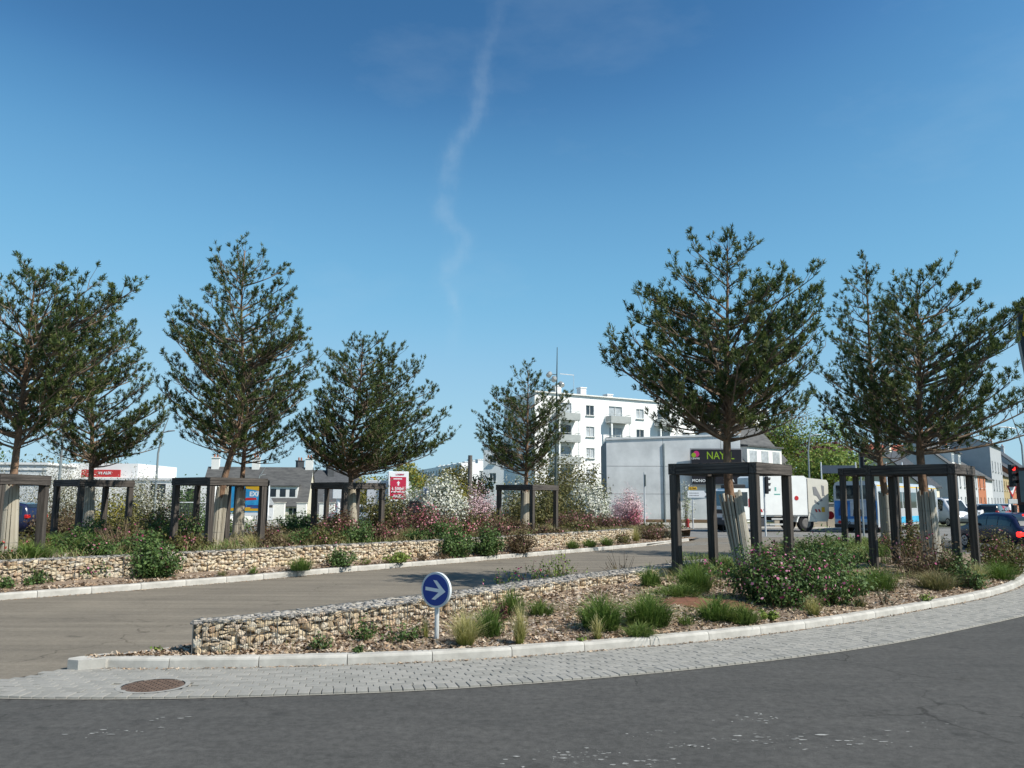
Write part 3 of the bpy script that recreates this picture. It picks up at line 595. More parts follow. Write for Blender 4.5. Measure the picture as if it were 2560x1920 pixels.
pine('broad pine left of the red and white poster', -6.1, 31.6, .5, [(-6.02, .38), (-6.15, 2.64), (-6.2, 4.17), (-5.9, 6)], [(8.35, .1, .1), (7.6, .8, 1.5), (6.9, 1.2, 2.1), (6.0, 1.4, 2.7), (5.1, 1.6, 3.2), (4.06, 2.0, 3.4), (3.35, 1.6, 2.6), (2.9, .8, 1.2)], 96, 15, tips=[(1.5, 7.7), (2.4, 6.9), (3.0, 6.0), (3.5, 5.0), (3.8, 4.3), (3.2, 3.7), (-1.9, 4.2), (-2.0, 4.8), (-1.2, 7.3), (2.8, 5.2)], dens=1.15)
pine('smallest pine, in the middle before the white apartments', .62, 37.4, .5, [(.57, .4), (.67, 2.8), (.7, 4.61)], [(8.0, .1, .1), (7.2, 1.0, .75), (6.57, 1.4, 1.6), (5.7, 2.0, 1.7), (4.9, 2.2, 1.7), (4.0, 2.2, 1.5), (3.2, 1.4, 1.0)], 66, 16, tips=[(-2.2, 5.0), (-2.2, 4.5), (-2.0, 5.8), (-1.3, 6.7), (1.8, 6.0), (1.9, 6.6), (-1.8, 3.6), (1.5, 4.6)])
pine('large pine nearest on the right, above the shopping sign', 4.85, 18.1, .42, [(5.03, .2), (4.9, 1.1), (4.74, 2.05), (4.72, 2.82), (4.76, 4.15), (4.85, 6)], [(7.9, .1, .1), (6.9, .75, .5), (6.4, 1.9, 1.8), (5.65, 2.2, 2.0), (5.2, 2.55, 2.1), (4.5, 2.0, 1.85), (3.9, 1.75, 1.6), (3.45, 1.4, 1.0)], 84, 17, tips=[(-1.9, 6.6), (-1.5, 6.75), (-2.6, 5.35), (-2.5, 4.95), (1.85, 6.85), (2.0, 6.5), (-.75, 7.55), (.4, 7.5), (2.1, 5.7), (-2.1, 5.9), (1.2, 6.8)], guard='slat', glean=.08, r0=.15)
pine('tall pine at right whose crown overlaps the spreading one', 12.3, 27.4, .5, [(12.4, .3), (12.4, 1.82), (12.25, 3.4), (12.1, 6)], [(10.2, .1, .1), (9.4, .6, .35), (8.76, 1.0, .8), (7.8, 1.3, 1.2), (6.9, 1.5, 1.4), (6.0, 1.8, 1.5), (5.0, 1.8, 1.6), (3.9, 1.6, 1.3), (3.4, 1.1, .9)], 76, 18, guard='slat', r0=.15)
pine('spreading pine at far right above the traffic', 10.25, 20.4, .5, [(10.3, .3), (10.21, 1.96), (10.13, 2.95), (10.2, 4.45), (10.3, 6)], [(7.7, .1, .15), (7.2, .5, 1.1), (6.9, .7, 1.4), (6.3, 1.1, 2.2), (5.6, 1.4, 2.2), (4.9, 1.6, 2.3), (4.2, 1.5, 2.5), (3.65, 1.3, 2.0), (3.35, .8, 1.3)], 72, 19, tips=[(1.3, 7.3), (2.5, 6.6), (2.7, 6.4), (2.9, 4.4), (2.4, 5.2), (-.6, 7.2), (.7, 7.6), (2.7, 3.7), (-1.6, 4.6)], guard='slat', r0=.16)
# ------------------------------------------------------------------ shrubs and grasses
M_stem = mat('shrub stems', (.13, .085, .05), .9, .3, 10)
M_drystem = mat('dry twigs', (.22, .155, .10), .9, .3, 10)
LEAFC = {'green': [(0.030, 0.061, 0.019), (0.061, 0.115, 0.030), (0.101, 0.169, 0.043), (0.149, 0.216, 0.061)], 'olive': [(0.047, 0.057, 0.019), (0.095, 0.101, 0.030), (0.149, 0.135, 0.041), (0.189, 0.162, 0.047)], 'bronze': [(0.068, 0.041, 0.024), (0.115, 0.068, 0.041), (0.135, 0.115, 0.047), (0.176, 0.095, 0.061)],
         'fresh': [(.085, .15, .03), (.15, .23, .04), (.22, .30, .055), (.30, .32, .07)], 'yellow': [(.13, .14, .022), (.22, .21, .032), (.30, .27, .045), (.36, .29, .055)], 'hedge': [(0.024, 0.054, 0.016), (0.041, 0.088, 0.022), (0.068, 0.121, 0.030), (0.095, 0.149, 0.041)], 'grey': [(0.108, 0.121, 0.081), (0.162, 0.169, 0.108), (0.203, 0.203, 0.135), (0.230, 0.216, 0.162)], 'plum': [(0.081, 0.027, 0.034), (0.121, 0.041, 0.041), (0.162, 0.061, 0.054), (0.135, 0.081, 0.054)]}
FLC = {'pink': [(.26, .03, .10), (.42, .07, .19), (.56, .17, .30), (.70, .38, .48)], 'rose': [(.34, .06, .10), (.50, .13, .19), (.60, .24, .30), (.66, .36, .38)], 'white': [(.42, .44, .34), (.60, .61, .54), (.72, .72, .66), (.55, .56, .42)], 'blush': [(.60, .38, .42), (.70, .50, .53), (.76, .62, .63), (.62, .40, .44)], 'red': [(.45, .03, .03), (.55, .07, .06), (.6, .1, .1), (.5, .05, .05)]}
def leafmat(c): return mat(c + ' leaves', (.1, .1, .1), .6, .15, 4, tint=LEAFC[c], trans=.25, spec=.35)
def flmat(c): return mat(c + ' blossom', (.5, .3, .3), .7, .1, 20, tint=FLC[c], trans=.25)
def quads(P, N, size, asp, rs):
    n = len(P); N = N / (np.linalg.norm(N, axis=1, keepdims=True) + 1e-9); a = np.cross(N, rs.normal(0, 1, (n, 3))); a /= np.linalg.norm(a, axis=1, keepdims=True) + 1e-9; b = np.cross(N, a)
    s = size[:, None]; a = a * s; b = b * s * asp
    V = np.stack([P - a, P - b * 1.0 + N * s * .12, P + a * 1.1, P + b * 1.0 + N * s * .12], 1).reshape(-1, 3); return V, np.arange(4 * n).reshape(n, 4)
def shrub(name, label, x, y, z, w, h, leaf='green', nl=1500, ls=.03, fl=None, nf=0, fs=.022, stems=26, seed=1, cat='shrub', group=None, d=None, top=0., shape=1., dry=False, low=.12, ftop=.0, lumps=7):
    rs = np.random.default_rng(seed); d = d or w; root = thing(name, (x, y, z), label, cat, group)
    # uneven outline: a few overlapping lumps
    lum = [(0, 0, .55)] + [(rs.uniform(-.55, .55), rs.uniform(-.55, .55), rs.uniform(.25, .75)) for _ in range(lumps)]
    tips = []
    for k in range(stems):
        a = rs.uniform(0, 2 * np.pi); r = rs.uniform(0, 1) ** .55; L = lum[rs.integers(len(lum))]; zt = (1 - .55 * r ** 2) * rs.uniform(.62, 1.0) * (.8 + .28 * L[2]); tips.append((w / 2 * r * math.cos(a), d / 2 * r * math.sin(a), h * zt))
    tips = np.array(tips); bs = tips * np.array([.22, .22, 0]) 
    sm = MB()
    for bpt, t in zip(bs, tips):
        mid = bpt * .45 + t * .55 + np.array([0, 0, -.04 * h]) + rs.normal(0, .03 * w, 3); sm.tube([bpt - np.array([0, 0, .05]), mid, t], [.008 + .003 * h, .006, .003], 4 if h < 2 else 5, cap=False)
    sm.build('stems', M_drystem if dry else M_stem, root)
    def sample(n, lo, hi, jit):
        i = rs.integers(0, stems, n); t = rs.uniform(lo, hi, n)[:, None]; p = bs[i] * (1 - t) + tips[i] * t; c = np.zeros((n, 3)); 
        j = rs.normal(0, 1, (n, 3)); j /= np.linalg.norm(j, axis=1, keepdims=True); p = p + j * (jit * rs.uniform(0, 1, n) ** .6)[:, None]; p[:, 2] = np.abs(p[:, 2] - .015) + .015; return p
    if nl:
        P = sample(nl, low, 1.0, .16 * min(w, d, h * 1.4) * shape); ce = np.array([0, 0, h * .35]); N = (P - ce) / np.array([w, d, h]) + rs.normal(0, .45, (nl, 3)) + np.array([0, 0, .25])
        cl = rs.uniform(0, 1, stems); V, F = quads(P, N, ls * rs.uniform(.55, 1.3, nl), .62, rs); t = np.clip(rs.beta(2.2, 2.2, nl), 0, 1)
        meshobj('foliage', np_mesh('foliage', V, F, np.repeat(t, 4)), leafmat(leaf), root)
    if nf:
        P = sample(nf, max(.35, ftop), 1.03, .17 * min(w, d, h * 1.4) * shape); N = (P - np.array([0, 0, h * .3])) + rs.normal(0, .25, (nf, 3)) * h; n0 = fs * rs.uniform(.6, 1.2, nf)
        V, F = quads(P, N, n0, .9, rs); V2, F2 = quads(P, N, n0, .9, rs); t = np.repeat(rs.uniform(0, 1, nf), 4)
        meshobj('blossoms', np_mesh('blossoms', np.concatenate([V, V2]), np.concatenate([F, F2 + len(V)]), np.concatenate([t, t])), flmat(fl), root)
    return root
GRC = {'stipa': [(0.130, 0.169, 0.033), (0.260, 0.260, 0.065), (0.520, 0.468, 0.195), (0.676, 0.611, 0.364)], 'grass': [(.05, .085, .018), (.095, .155, .03), (.15, .215, .046), (.23, .26, .075)], 'lush': [(.045, .085, .016), (.085, .155, .028), (.135, .215, .042), (.20, .26, .065)], 'dryg': [(0.091, 0.104, 0.039), (0.169, 0.182, 0.065), (0.286, 0.247, 0.117), (0.390, 0.325, 0.169)]}
def tuft(name, label, x, y, z, w, h, col='grass', n=260, bw=.006, seed=1, arch=.5, cat='grass', group=None, base=.25):
    rs = np.random.default_rng(seed)
    a = rs.uniform(0, 2 * np.pi, n); r = rs.uniform(0, 1, n) ** .7; dirv = np.stack([np.cos(a), np.sin(a), np.zeros(n)], 1); hh = h * rs.uniform(.32, 1.12, n) * (1 - .3 * r ** 2); off_ = rs.normal(0, .10, (n, 3)) * w * np.array([1, 1, 0])
    B = dirv * (r * w / 2 * base)[:, None]; out = (r * w / 2 * (1 - base))[:, None]
    p1 = B + dirv * out * .35 + np.array([0, 0, 1]) * (hh * .6)[:, None] + rs.normal(0, .012, (n, 3)); p2 = B + dirv * out * (1 + arch * .6) + np.array([0, 0, 1]) * (hh * (1 - arch * .35 * r))[:, None] + rs.normal(0, .02, (n, 3)) + off_
    side = np.stack([-np.sin(a + rs.normal(0, .8, n)), np.cos(a + rs.normal(0, .8, n)), np.zeros(n)], 1) * bw / 2
    V = np.stack([B - side, B + side, p1 + side * .9, p1 - side * .9, p2 + side * .25, p2 - side * .25], 1).reshape(-1, 3); V[:, 2] = np.maximum(V[:, 2], -.01)
    i = np.arange(n)[:, None] * 6; F = np.concatenate([i + np.array([[0, 1, 2, 3]]), i + np.array([[3, 2, 4, 5]])])
    j = rs.uniform(-.18, .18, n); t = np.clip(np.stack([.05 + j, .05 + j, .5 + j, .5 + j, .9 + j, .9 + j], 1).ravel(), 0, 1)
    return tag(meshobj(name, np_mesh(name, V, F, t), mat(col + ' blades', (.1, .1, .1), .6, .1, 5, tint=GRC[col], trans=.3), None, (x, y, z)), label, cat, group)
sz = soil_z
GST = 'feather grass tufts in the mulch'; GGR = 'green grass clumps in the mulch bed'
def st(label, x, y, w, h, n=420, z=None, col='stipa', seed=1): tuft('feather_grass', label, x, y, sz(x, y) if z is None else z, w, h, col, n, .0045, seed, .35, 'grass', GST, .28)
st('large straw coloured feather grass tuft right of the arrow sign', -.57, 10.62, .62, .50, 620, seed=1)
st('tall narrow straw grass tuft, second to the right of the arrow sign', .11, 10.74, .30, .50, 420, seed=2)
st('small thin grass tuft touching the arrow sign post', -1.10, 10.92, .2, .30, 130, seed=3)
st('short straw tuft against the big dark grass clump', 1.14, 11.16, .22, .33, 170, seed=4)
st('leaning straw tuft at the foot of the big pink bush', 4.83, 13.45, .5, .36, 260, seed=5)
st('golden feather grass tuft at far right of the mulch bed', 10.02, 17.97, .6, .55, 420, seed=6)
st('pale low grass tuft below the far right frame', 9.35, 19.3, .6, .42, 300, seed=7)
st('bright feather grass tuft at the end of the far gabion wall', 5.35, 35.7, .85, .72, 420, .16, seed=8)
st('pale feather grass behind the far gabion, inside the smallest frame', 1.5, 36.0, 1.1, .5, 380, .48, seed=9)
st('yellow green grass tuft between the frame posts before the blue poster', -7.9, 25.4, .9, .45, 360, .48, seed=10)
def gc(label, x, y, w, h, n=520, col='lush', bw=.010, z=None, seed=1, arch=.7): tuft('grass_clump', label, x, y, sz(x, y) if z is None else z, w, h, col, n, bw, seed, arch, 'grass', GGR, .55)
gc('green clump leaning behind the large straw tuft', -.30, 11.15, .55, .42, 500, seed=11)
gc('sparse green clump against the near gabion behind the narrow tuft', .0, 12.45, .6, .42, 420, 'grass', seed=12)
gc('loose grass clump alone on the mulch before the near gabion', .45, 12.6, .6, .26, 260, 'grass', seed=13)
gc('left half of the big dark grass clump', 1.25, 11.75, .85, .52, 950, seed=14)
gc('right half of the big dark grass clump', 1.98, 12.15, 1.0, .50, 1150, seed=15)
gc('low grass fringe in front of the big dark clump by the kerb', 1.74, 11.42, .6, .2, 420, 'grass', seed=16)
gc('small leafy grass clump at the near gabion left of the timber post', 2.6, 15.7, .6, .42, 420, seed=17)
gc('bushy grass clump at the foot of the nearest timber post', 3.35, 15.35, .95, .55, 900, seed=18)
gc('short grass patch spilling in front of the nearest timber post', 2.95, 14.75, 1.2, .24, 650, 'grass', seed=19)
gc('dark spreading grass clump on the red soil edge', 3.1, 12.75, .85, .38, 650, seed=20)
gc('mid green grass clump by the kerb left of the big pink bush', 3.45, 12.55, .7, .32, 520, 'grass', seed=21)
gc('tiny grass sprout on the mulch by the kerb', 2.55, 12.3, .4, .16, 120, 'grass', seed=22)
gc('rounded grass clump right of the big pink bush', 6.35, 15.9, 1.1, .45, 900, 'grass', seed=23)
gc('tall grass clump behind the rounded one at right', 7.2, 16.6, 1.2, .5, 900, 'lush', seed=24)
gc('olive grass clump below the far right frame', 8.69, 17.2, 1.1, .42, 900, 'dryg', seed=25)
gc('grass clump at the right end of the bed near the kerb', 11.4, 19.6, 1.2, .45, 700, 'lush', seed=26)
gc('second grass clump at the right end of the bed', 12.4, 21.2, 1.3, .5, 700, 'lush', seed=27)
gc('pale dry tuft on the mulch right of the leaning straw tuft', 6.0, 14.5, .3, .2, 110, 'dryg', seed=28)
gc('small clump on the far strip, third from the twiggy bush', 2.27, 30.75, .75, .34, 480, 'grass', z=.16, seed=29)
gc('second small clump of the row on the far strip', 2.98, 31.7, .8, .36, 480, 'grass', z=.16, seed=30)
gc('last small clump of the row on the far strip', 3.75, 32.8, .8, .38, 480, 'grass', z=.16, seed=31)
gc('leaning dark grass clump below the far gabion', -5.25, 20.9, .8, .36, 520, 'lush', z=.16, seed=32)
gc('tiny grass sprout on the far strip', -6.15, 20.0, .3, .2, 90, 'grass', z=.16, seed=33)
gc('pale grass sprouts at the kerb of the far strip', -6.7, 19.45, .35, .16, 90, 'dryg', z=.16, seed=34)
for i, (x, y, lb) in enumerate([(-12.6, 18.3, 'grass below the frame at the left edge'), (-11.2, 19.4, 'grass clump inside the frame at the left edge'), (-13.2, 24.2, 'long grass between the two left frames'), (-11.4, 22.8, 'grass along the far gabion right of the left frame'), (-6.9, 27.2, 'grass right of the frame with two trunks'), (-3.6, 29.4, 'dry grass inside the frame by the red poster')]):
    gc(lb, x, y, 1.5, .5, 900, 'lush' if i < 4 else 'dryg', .014, .46, 40 + i)
# tiny green seedlings
def weed(label, x, y, w, h, n, z=None, leaf='green', seed=1, fl=None, nf=0, ls=.022, stems=9): shrub('leafy_weed', label, x, y, sz(x, y) if z is None else z, w, h, leaf, n, ls, fl, nf, .016, stems, seed, 'plant', 'small leafy plants in the mulch', lumps=2)
weed('small leafy plant against the pointed end of the near gabion', -2.33, 10.28, .36, .22, 160, seed=61)
weed('leafy plant by the near gabion, second from its pointed end', -1.86, 10.75, .42, .34, 260, seed=62)
weed('low sprout by the kerb below the second leafy plant', -1.77, 10.12, .34, .1, 110, seed=63)
weed('broad leafy plant left of the arrow sign', -1.40, 10.78, .6, .3, 330, seed=64)
weed('little dark red brown plant between grass clumps', -.14, 12.1, .42, .26, 330, leaf='plum', seed=65)
weed('small yellow green weed on the mulch near the kerb at right', 7.59, 15.45, .4, .2, 160, leaf='fresh', seed=66)
weed('twiggy grey weed by the kerb at right', 6.6, 14.85, .5, .34, 130, leaf='grey', seed=67)
weed('tiny weed right of the loose grass clump', 1.1, 12.6, .35, .18, 70, leaf='fresh', seed=68)
weed('seedling close to the kerb under the dark clump', .9, 10.98, .2, .1, 50, leaf='fresh', seed=69)
weed('green weed on the narrow tip of the island', -4.2, 10.05, .16, .1, 40, z=.13, leaf='fresh', seed=70)
weed('low yellow leaves at the foot of the big pink bush', 3.95, 13.0, .5, .18, 220, leaf='fresh', seed=71, ls=.035)
weed('small bright weed on the far strip', -4.0, 22.9, .5, .2, 120, z=.16, leaf='fresh', seed=72)
weed('brown dry weed on the far strip before the twin bushes', -2.6, 24.7, .6, .26, 220, z=.16, leaf='bronze', seed=73)
weed('second brown weed on the far strip', -2.15, 25.2, .6, .26, 220, z=.16, leaf='bronze', seed=74)
GM = 'flowering mallow bushes of the beds'
def mallow(label, x, y, w, h, nl, nf, z=None, leaf='green', fl='pink', ls=.032, fs=.026, seed=1, d=None, stems=34, ftop=0., dry=False): shrub('flowering_bush', label, x, y, sz(x, y) - .03 if z is None else z, w, h, leaf, nl, ls, fl, int(nf * (2.3 if fl == 'rose' else 1)), fs, stems, seed, 'shrub', GM, d, ftop=ftop, dry=dry)
mallow('biggest pink flowering bush, in front of the nearest timber frame', 4.55, 14.35, 2.15, 1.2, 9500, 520, seed=81, stems=80, d=1.9, ls=.030, fs=.024, ftop=.62)
mallow('right flank of the biggest pink bush, reaching toward the bus', 5.55, 14.75, 1.5, 1.12, 4800, 150, seed=82, stems=44, ls=.030, ftop=.5)
mallow('dark leafy bush behind the biggest pink bush', 6.9, 18.0, 1.9, 1.15, 4600, 40, seed=83, stems=40)
mallow('small pink spray left of the biggest pink bush', 3.75, 16.4, .5, .6, 260, 26, seed=84, stems=10)
mallow('reddish twiggy bush between the two right frames', 9.4, 19.0, 1.7, 1.3, 1700, 60, leaf='bronze', seed=85, stems=60, dry=True)
mallow('green bush under the far right frame corner', 9.9, 18.7, 1.0, .8, 1900, 12, seed=86)
mallow('pink flecked bush at the right end beside the dark car', 12.6, 21.5, 2.0, 1.35, 4300, 110, leaf='olive', fl='rose', seed=87, d=1.8)
mallow('bushy plant inside the frame before the bus', 11.7, 24.5, 2.3, 1.2, 3600, 100, leaf='olive', fl='rose', seed=88)
mallow('low green shrub at right among feather grass', 9.6, 17.6, .8, .5, 1200, 0, fl=None, seed=89)
# thin weeds growing from behind the near gabion
mallow('sparse flowering stems sticking up behind the near gabion', .35, 15.55, 1.3, .75, 420, 18, z=.25, seed=90, stems=18, d=.5, ls=.024)
mallow('second sparse weed behind the near gabion, greener', .98, 16.5, 1.1, .85, 620, 8, z=.25, leaf='fresh', seed=91, stems=20, d=.5, ls=.024)
mallow('third thin weed left of the sparse stems behind the gabion', -.2, 14.75, .8, .6, 200, 9, z=.25, seed=92, stems=10, d=.4, ls=.022)
shrub('twiggy_plant', 'bare dark twigs standing behind the near gabion', 2.35, 18.15, .25, 1.1, .72, 'bronze', 40, .02, None, 0, .02, 20, 93, 'plant', None, .5)
# far side of the tan road
FGm = .15
mallow('big round green bush against the far gabion at left', -8.1, 18.85, 1.45, .98, 5200, 26, z=FGm, seed=101, stems=46, ls=.036)
mallow('loose green bush with pink flowers left of the big round one', -9.2, 18.2, 1.0, .62, 1300, 30, z=FGm, seed=102, ls=.032)
mallow('low green mound third from the left on the far strip', -9.7, 17.15, .62, .36, 700, 0, fl=None, z=FGm, seed=103)
mallow('green mound cut by the left edge on the far strip', -10.45, 16.5, .62, .52, 900, 0, fl=None, z=FGm, seed=104)
mallow('tiny mound between the left mounds on the far strip', -9.95, 16.5, .4, .3, 400, 0, fl=None, z=FGm, seed=105)
mallow('green bush against the middle of the far gabion', -4.55, 22.3, .95, .6, 1300, 0, fl=None, z=FGm, seed=106)
mallow('small leafy bush right of the middle one on the far strip', -3.2, 23.8, .95, .38, 800, 0, fl=None, z=FGm, leaf='fresh', seed=107)
mallow('left one of the twin dark bushes breaking the far gabion line', -1.75, 26.1, 1.35, 1.0, 3000, 10, z=FGm, seed=108, ls=.04)
mallow('right one of the twin dark bushes breaking the far gabion line', -.8, 26.9, 1.25, 1.05, 3000, 16, z=FGm, seed=109, ls=.04)
mallow('brownish bush right of the twin dark bushes', .3, 28.2, 1.15, .95, 2300, 12, z=FGm, leaf='bronze', seed=110, ls=.036)
mallow('straggly bush at the right end of the far gabion', 6.3, 37.6, 2.0, 1.0, 1900, 50, z=.12, leaf='bronze', fl='rose', seed=111, ls=.036)
mallow('dry grey bush next to the last feather grass', 7.4, 39.6, 1.5, .8, 1000, 10, z=.1, leaf='grey', seed=112)
mallow('small brown bush among the row of grass clumps', 4.6, 34.2, 1.0, .6, 700, 4, z=FGm, leaf='olive', seed=113)
# raised bed behind the far gabion
RB = .44
mallow('pinkish bush right of the frame at the left edge', -11.0, 24.0, 2.0, 1.0, 2300, 60, z=RB, leaf='olive', seed=121, ls=.04)
shrub('twiggy_plant', 'tangle of dry brown stems between the left frames', -10.6, 22.6, RB, 1.9, 1.1, 'bronze', 500, .03, 'pink', 18, .03, 70, 122, 'plant', dry=True)
mallow('dense flowering bush left of the frame with two trunks', -10.8, 26.5, 2.3, 1.25, 3600, 120, z=RB, leaf='green', seed=123, ls=.04, fs=.03)
mallow('flowering bush behind the frame with two trunks', -12.2, 29.0, 2.6, 1.35, 3000, 110, z=RB, leaf='olive', fl='rose', seed=124, ls=.045, fs=.03)
mallow('red flowering plants at the left edge below the frame', -11.9, 18.9, 1.4, .8, 900, 50, z=RB, fl='red', seed=125, ls=.036, fs=.034)
mallow('dark brown bush inside the frame with two trunks', -8.4, 28.3, 1.6, .9, 1500, 20, z=RB, leaf='bronze', seed=126, ls=.04)
mallow('low green bush right of the frame with two trunks', -6.2, 26.6, 2.0, .75, 1900, 6, z=RB, leaf='green', seed=127, ls=.042)
mallow('dark green bush before the slate houses', -8.2, 32.5, 2.2, 1.15, 2000, 4, z=RB, leaf='hedge', seed=128, ls=.05)
mallow('rusty flowering bush inside the frame left of the poster', -6.3, 30.2, 1.8, 1.35, 2300, 120, z=RB, leaf='bronze', fl='rose', seed=129, ls=.045, fs=.032)
mallow('little conifer like bush beside the trunk left of the poster', -5.4, 30.6, .8, .95, 1300, 0, fl=None, z=RB, leaf='hedge', seed=130, ls=.04)
mallow('large rose red bush under the red poster', -3.3, 31.0, 3.0, 1.65, 3900, 380, z=RB, leaf='bronze', fl='rose', seed=131, ls=.045, fs=.034, stems=60)
mallow('second rose bush right of the one under the poster', -1.9, 30.2, 1.9, 1.15, 2300, 190, z=RB, leaf='olive', fl='rose', seed=132, ls=.045, fs=.034)
mallow('green low bush below the rose red bush', -3.1, 28.2, 1.6, .6, 1500, 0, fl=None, z=RB, seed=133, ls=.042)
mallow('pinkish bush left of the smallest frame', -1.2, 34.5, 2.6, 1.3, 2600, 170, z=RB, leaf='olive', fl='rose', seed=134, ls=.05, fs=.034)
mallow('brownish bush inside the smallest frame', .0, 34.6, 2.0, .95, 1700, 30, z=RB, leaf='bronze', seed=135, ls=.045)
mallow('wide rose flecked bush right of the smallest frame', 3.4, 40.6, 3.6, 1.15, 3300, 230, z=RB, leaf='bronze', fl='rose', seed=136, ls=.055, fs=.036, stems=60)
mallow('low dry flower bed before the grey hall', 8.6, 50, 4.5, .7, 2200, 60, z=.03, leaf='olive', fl='rose', seed=137, ls=.06, d=2.0)
# blossom shrubs and taller shrubs of the middle distance
GB_ = 'spring blossom shrubs'
def bl(label, x, y, w, h, fl, nf, nl, leaf='fresh', fs=.05, seed=1, z=.0, stems=60, d=None): shrub('blossom_shrub', label, x, y, z, w, h, leaf, int(nl * 1.8), .045, fl, int(nf * 1.9), fs * (.9 if fl == 'white' and nf > 1500 and nl < 2000 else .72), stems, seed, 'shrub', GB_, d)
bl('white blossom shrub left of the grey hall', 5.0, 55, 3.4, 3.6, 'white', 4600, 1300, fs=.078, seed=141)
bl('pink blossom shrub before the grey hall wall', 8.1, 58, 2.8, 3.0, 'blush', 3600, 200, fs=.06, seed=142)
bl('deep pink lower half of the blossom before the hall', 8.4, 57.0, 1.7, 1.6, 'rose', 700, 100, fs=.06, seed=143)
bl('big white blossom shrub left of the smallest frame', -4.2, 49.5, 3.8, 3.7, 'white', 5000, 1500, fs=.078, seed=144)
bl('pale pink blossom shrub touching the smallest frame', -2.1, 50.5, 3.0, 3.1, 'blush', 3000, 1300, leaf='olive', fs=.055, seed=145)
bl('white blossom shrub under the right side of the red poster', -6.9, 56, 2.2, 3.2, 'white', 1900, 700, fs=.06, seed=146)
bl('white blossom sprays behind the smallest pine trunk', .3, 51, 2.6, 4.2, 'white', 900, 500, fs=.06, seed=147)
bl('thin white flowering sapling before the hall beside the timber post', 12.6, 60, 1.6, 4.0, 'white', 420, 260, fs=.06, seed=148, stems=18)
for i, (x, y, w, h, nf) in enumerate([(-29.5, 46, 6, 4.6, 3600), (-25.2, 47, 5, 4.9, 3300), (-21.6, 48.5, 4.6, 4.0, 2800)]):
    bl(['whitish blossom hedge behind the left edge frame', 'tall whitish blossom hedge between the two left frames', 'whitish blossom hedge behind the second frame from the left'][i], x, y, w, h, 'white', int(nf * .8), 4200, 'olive', .045, 150 + i, stems=80)
def bush(label, x, y, w, h, leaf, nl=2600, ls=.09, seed=1, z=0., name='bush', stems=50, d=None, lumps=7): shrub(name, label, x, y, z, w, h, leaf, nl, ls, None, 0, .03, stems, seed, 'shrub', 'background shrubs', d, lumps=lumps)
bush('brownish olive bush behind the smallest frame', 1.0, 48, 4.6, 3.4, 'olive', 5200, .075, 161)
bush('olive brown bush right of the smallest frame', 2.9, 50, 3.6, 3.6, 'olive', 4200, .075, 162)
bush('dark brown bush between the poster and the white blossom', -7.6, 50, 3.4, 3.4, 'olive', 3800, .075, 163)
bush('round green bush right of the red poster', -7.9, 62, 4.6, 5.4, 'green', 4200, .09, 164)
bush('dense dark evergreen below the white apartments', 3.5, 66, 6.4, 7.2, 'olive', 6500, .10, 165)
bush('dark evergreen left of the hall corner', 6.4, 70, 4.2, 6.4, 'olive', 4200, .10, 166)
bush('dark evergreen behind the white fence at left', -22.9, 58, 3.6, 3.8, 'hedge', 4200, .08, 167)
bush('low hedge line behind the white car', -9.5, 66, 8, 2.6, 'olive', 4200, .09, 168)
bush('yellow green shrub above the white blossoms', -4.2, 60, 3.0, 5.2, 'yellow', 2200, .08, 169)
bush('small yellow bush left of the broad pine trunk', -9.6, 60, 1.2, 1.6, 'yellow', 900, .07, 170)
bush('orange and green bush by the shop windows at left', -21.5, 45.0, 3.0, 2.6, 'yellow', 2200, .07, 171)

# low ground cover between the frames, too dense to count
def cover(name, label_unused, pts, zf, hmin, hmax, col, seed, bw=.016):
    rs = np.random.default_rng(seed); n = len(pts); B = np.array([(x, y, zf(x, y)) for x, y in pts]); a = rs.uniform(0, 2 * np.pi, n); h = rs.uniform(hmin, hmax, n); d = np.stack([np.cos(a), np.sin(a), np.zeros(n)], 1)
    p1 = B + d * (h * .18)[:, None] + np.array([0, 0, 1]) * (h * .6)[:, None]; p2 = B + d * (h * .7)[:, None] + np.array([0, 0, 1]) * (h * .95)[:, None]; s = np.stack([-np.sin(a), np.cos(a), np.zeros(n)], 1) * bw / 2
    V = np.stack([B - s, B + s, p1 + s, p1 - s, p2 + s * .2, p2 - s * .2], 1).reshape(-1, 3); i = np.arange(n)[:, None] * 6; F = np.concatenate([i + np.array([[0, 1, 2, 3]]), i + np.array([[3, 2, 4, 5]])]); j = rs.uniform(-.25, .25, n)
    t = np.clip(np.stack([.1 + j, .1 + j, .5 + j, .5 + j, .85 + j, .85 + j], 1).ravel(), 0, 1); return tag(meshobj(name, np_mesh(name, V, F, t), mat(col + ' blades', (.1, .1, .1), .6, .1, 5, tint=GRC[col], trans=.3)), kind='stuff')
def patchy(P, f, thr): return [(x, y) for x, y in P if math.sin(x * f + 1.3) * math.cos(y * f * .8 + .4) + .5 * math.sin((x + y) * f * 1.7) > thr]
cover('ground_cover', '', patchy(loft_pts(inset(FG, .45), FBK, 19000, 0, .55, .03, 1), 1.1, .2), lambda x, y: .46, .08, .28, 'lush', 301)
cover('ground_cover', '', patchy(loft_pts(inset(FG, .45), FBK, 16000, 0, .5, .03, 1), 1.7, .1), lambda x, y: .46, .12, .36, 'dryg', 302)
cover('ground_cover', '', patchy(loft_pts(inset(K, .4), inset(BK, -.2), 24000, .35, 1, .38, 1), 1.2, .1), soil_z, .1, .38, 'grass', 303)
cover('ground_cover', '', patchy(loft_pts(inset(K, .3), inset(BK, -.2), 9000, .2, 1, .34, 1), 1.9, .5), soil_z, .1, .3, 'dryg', 304)

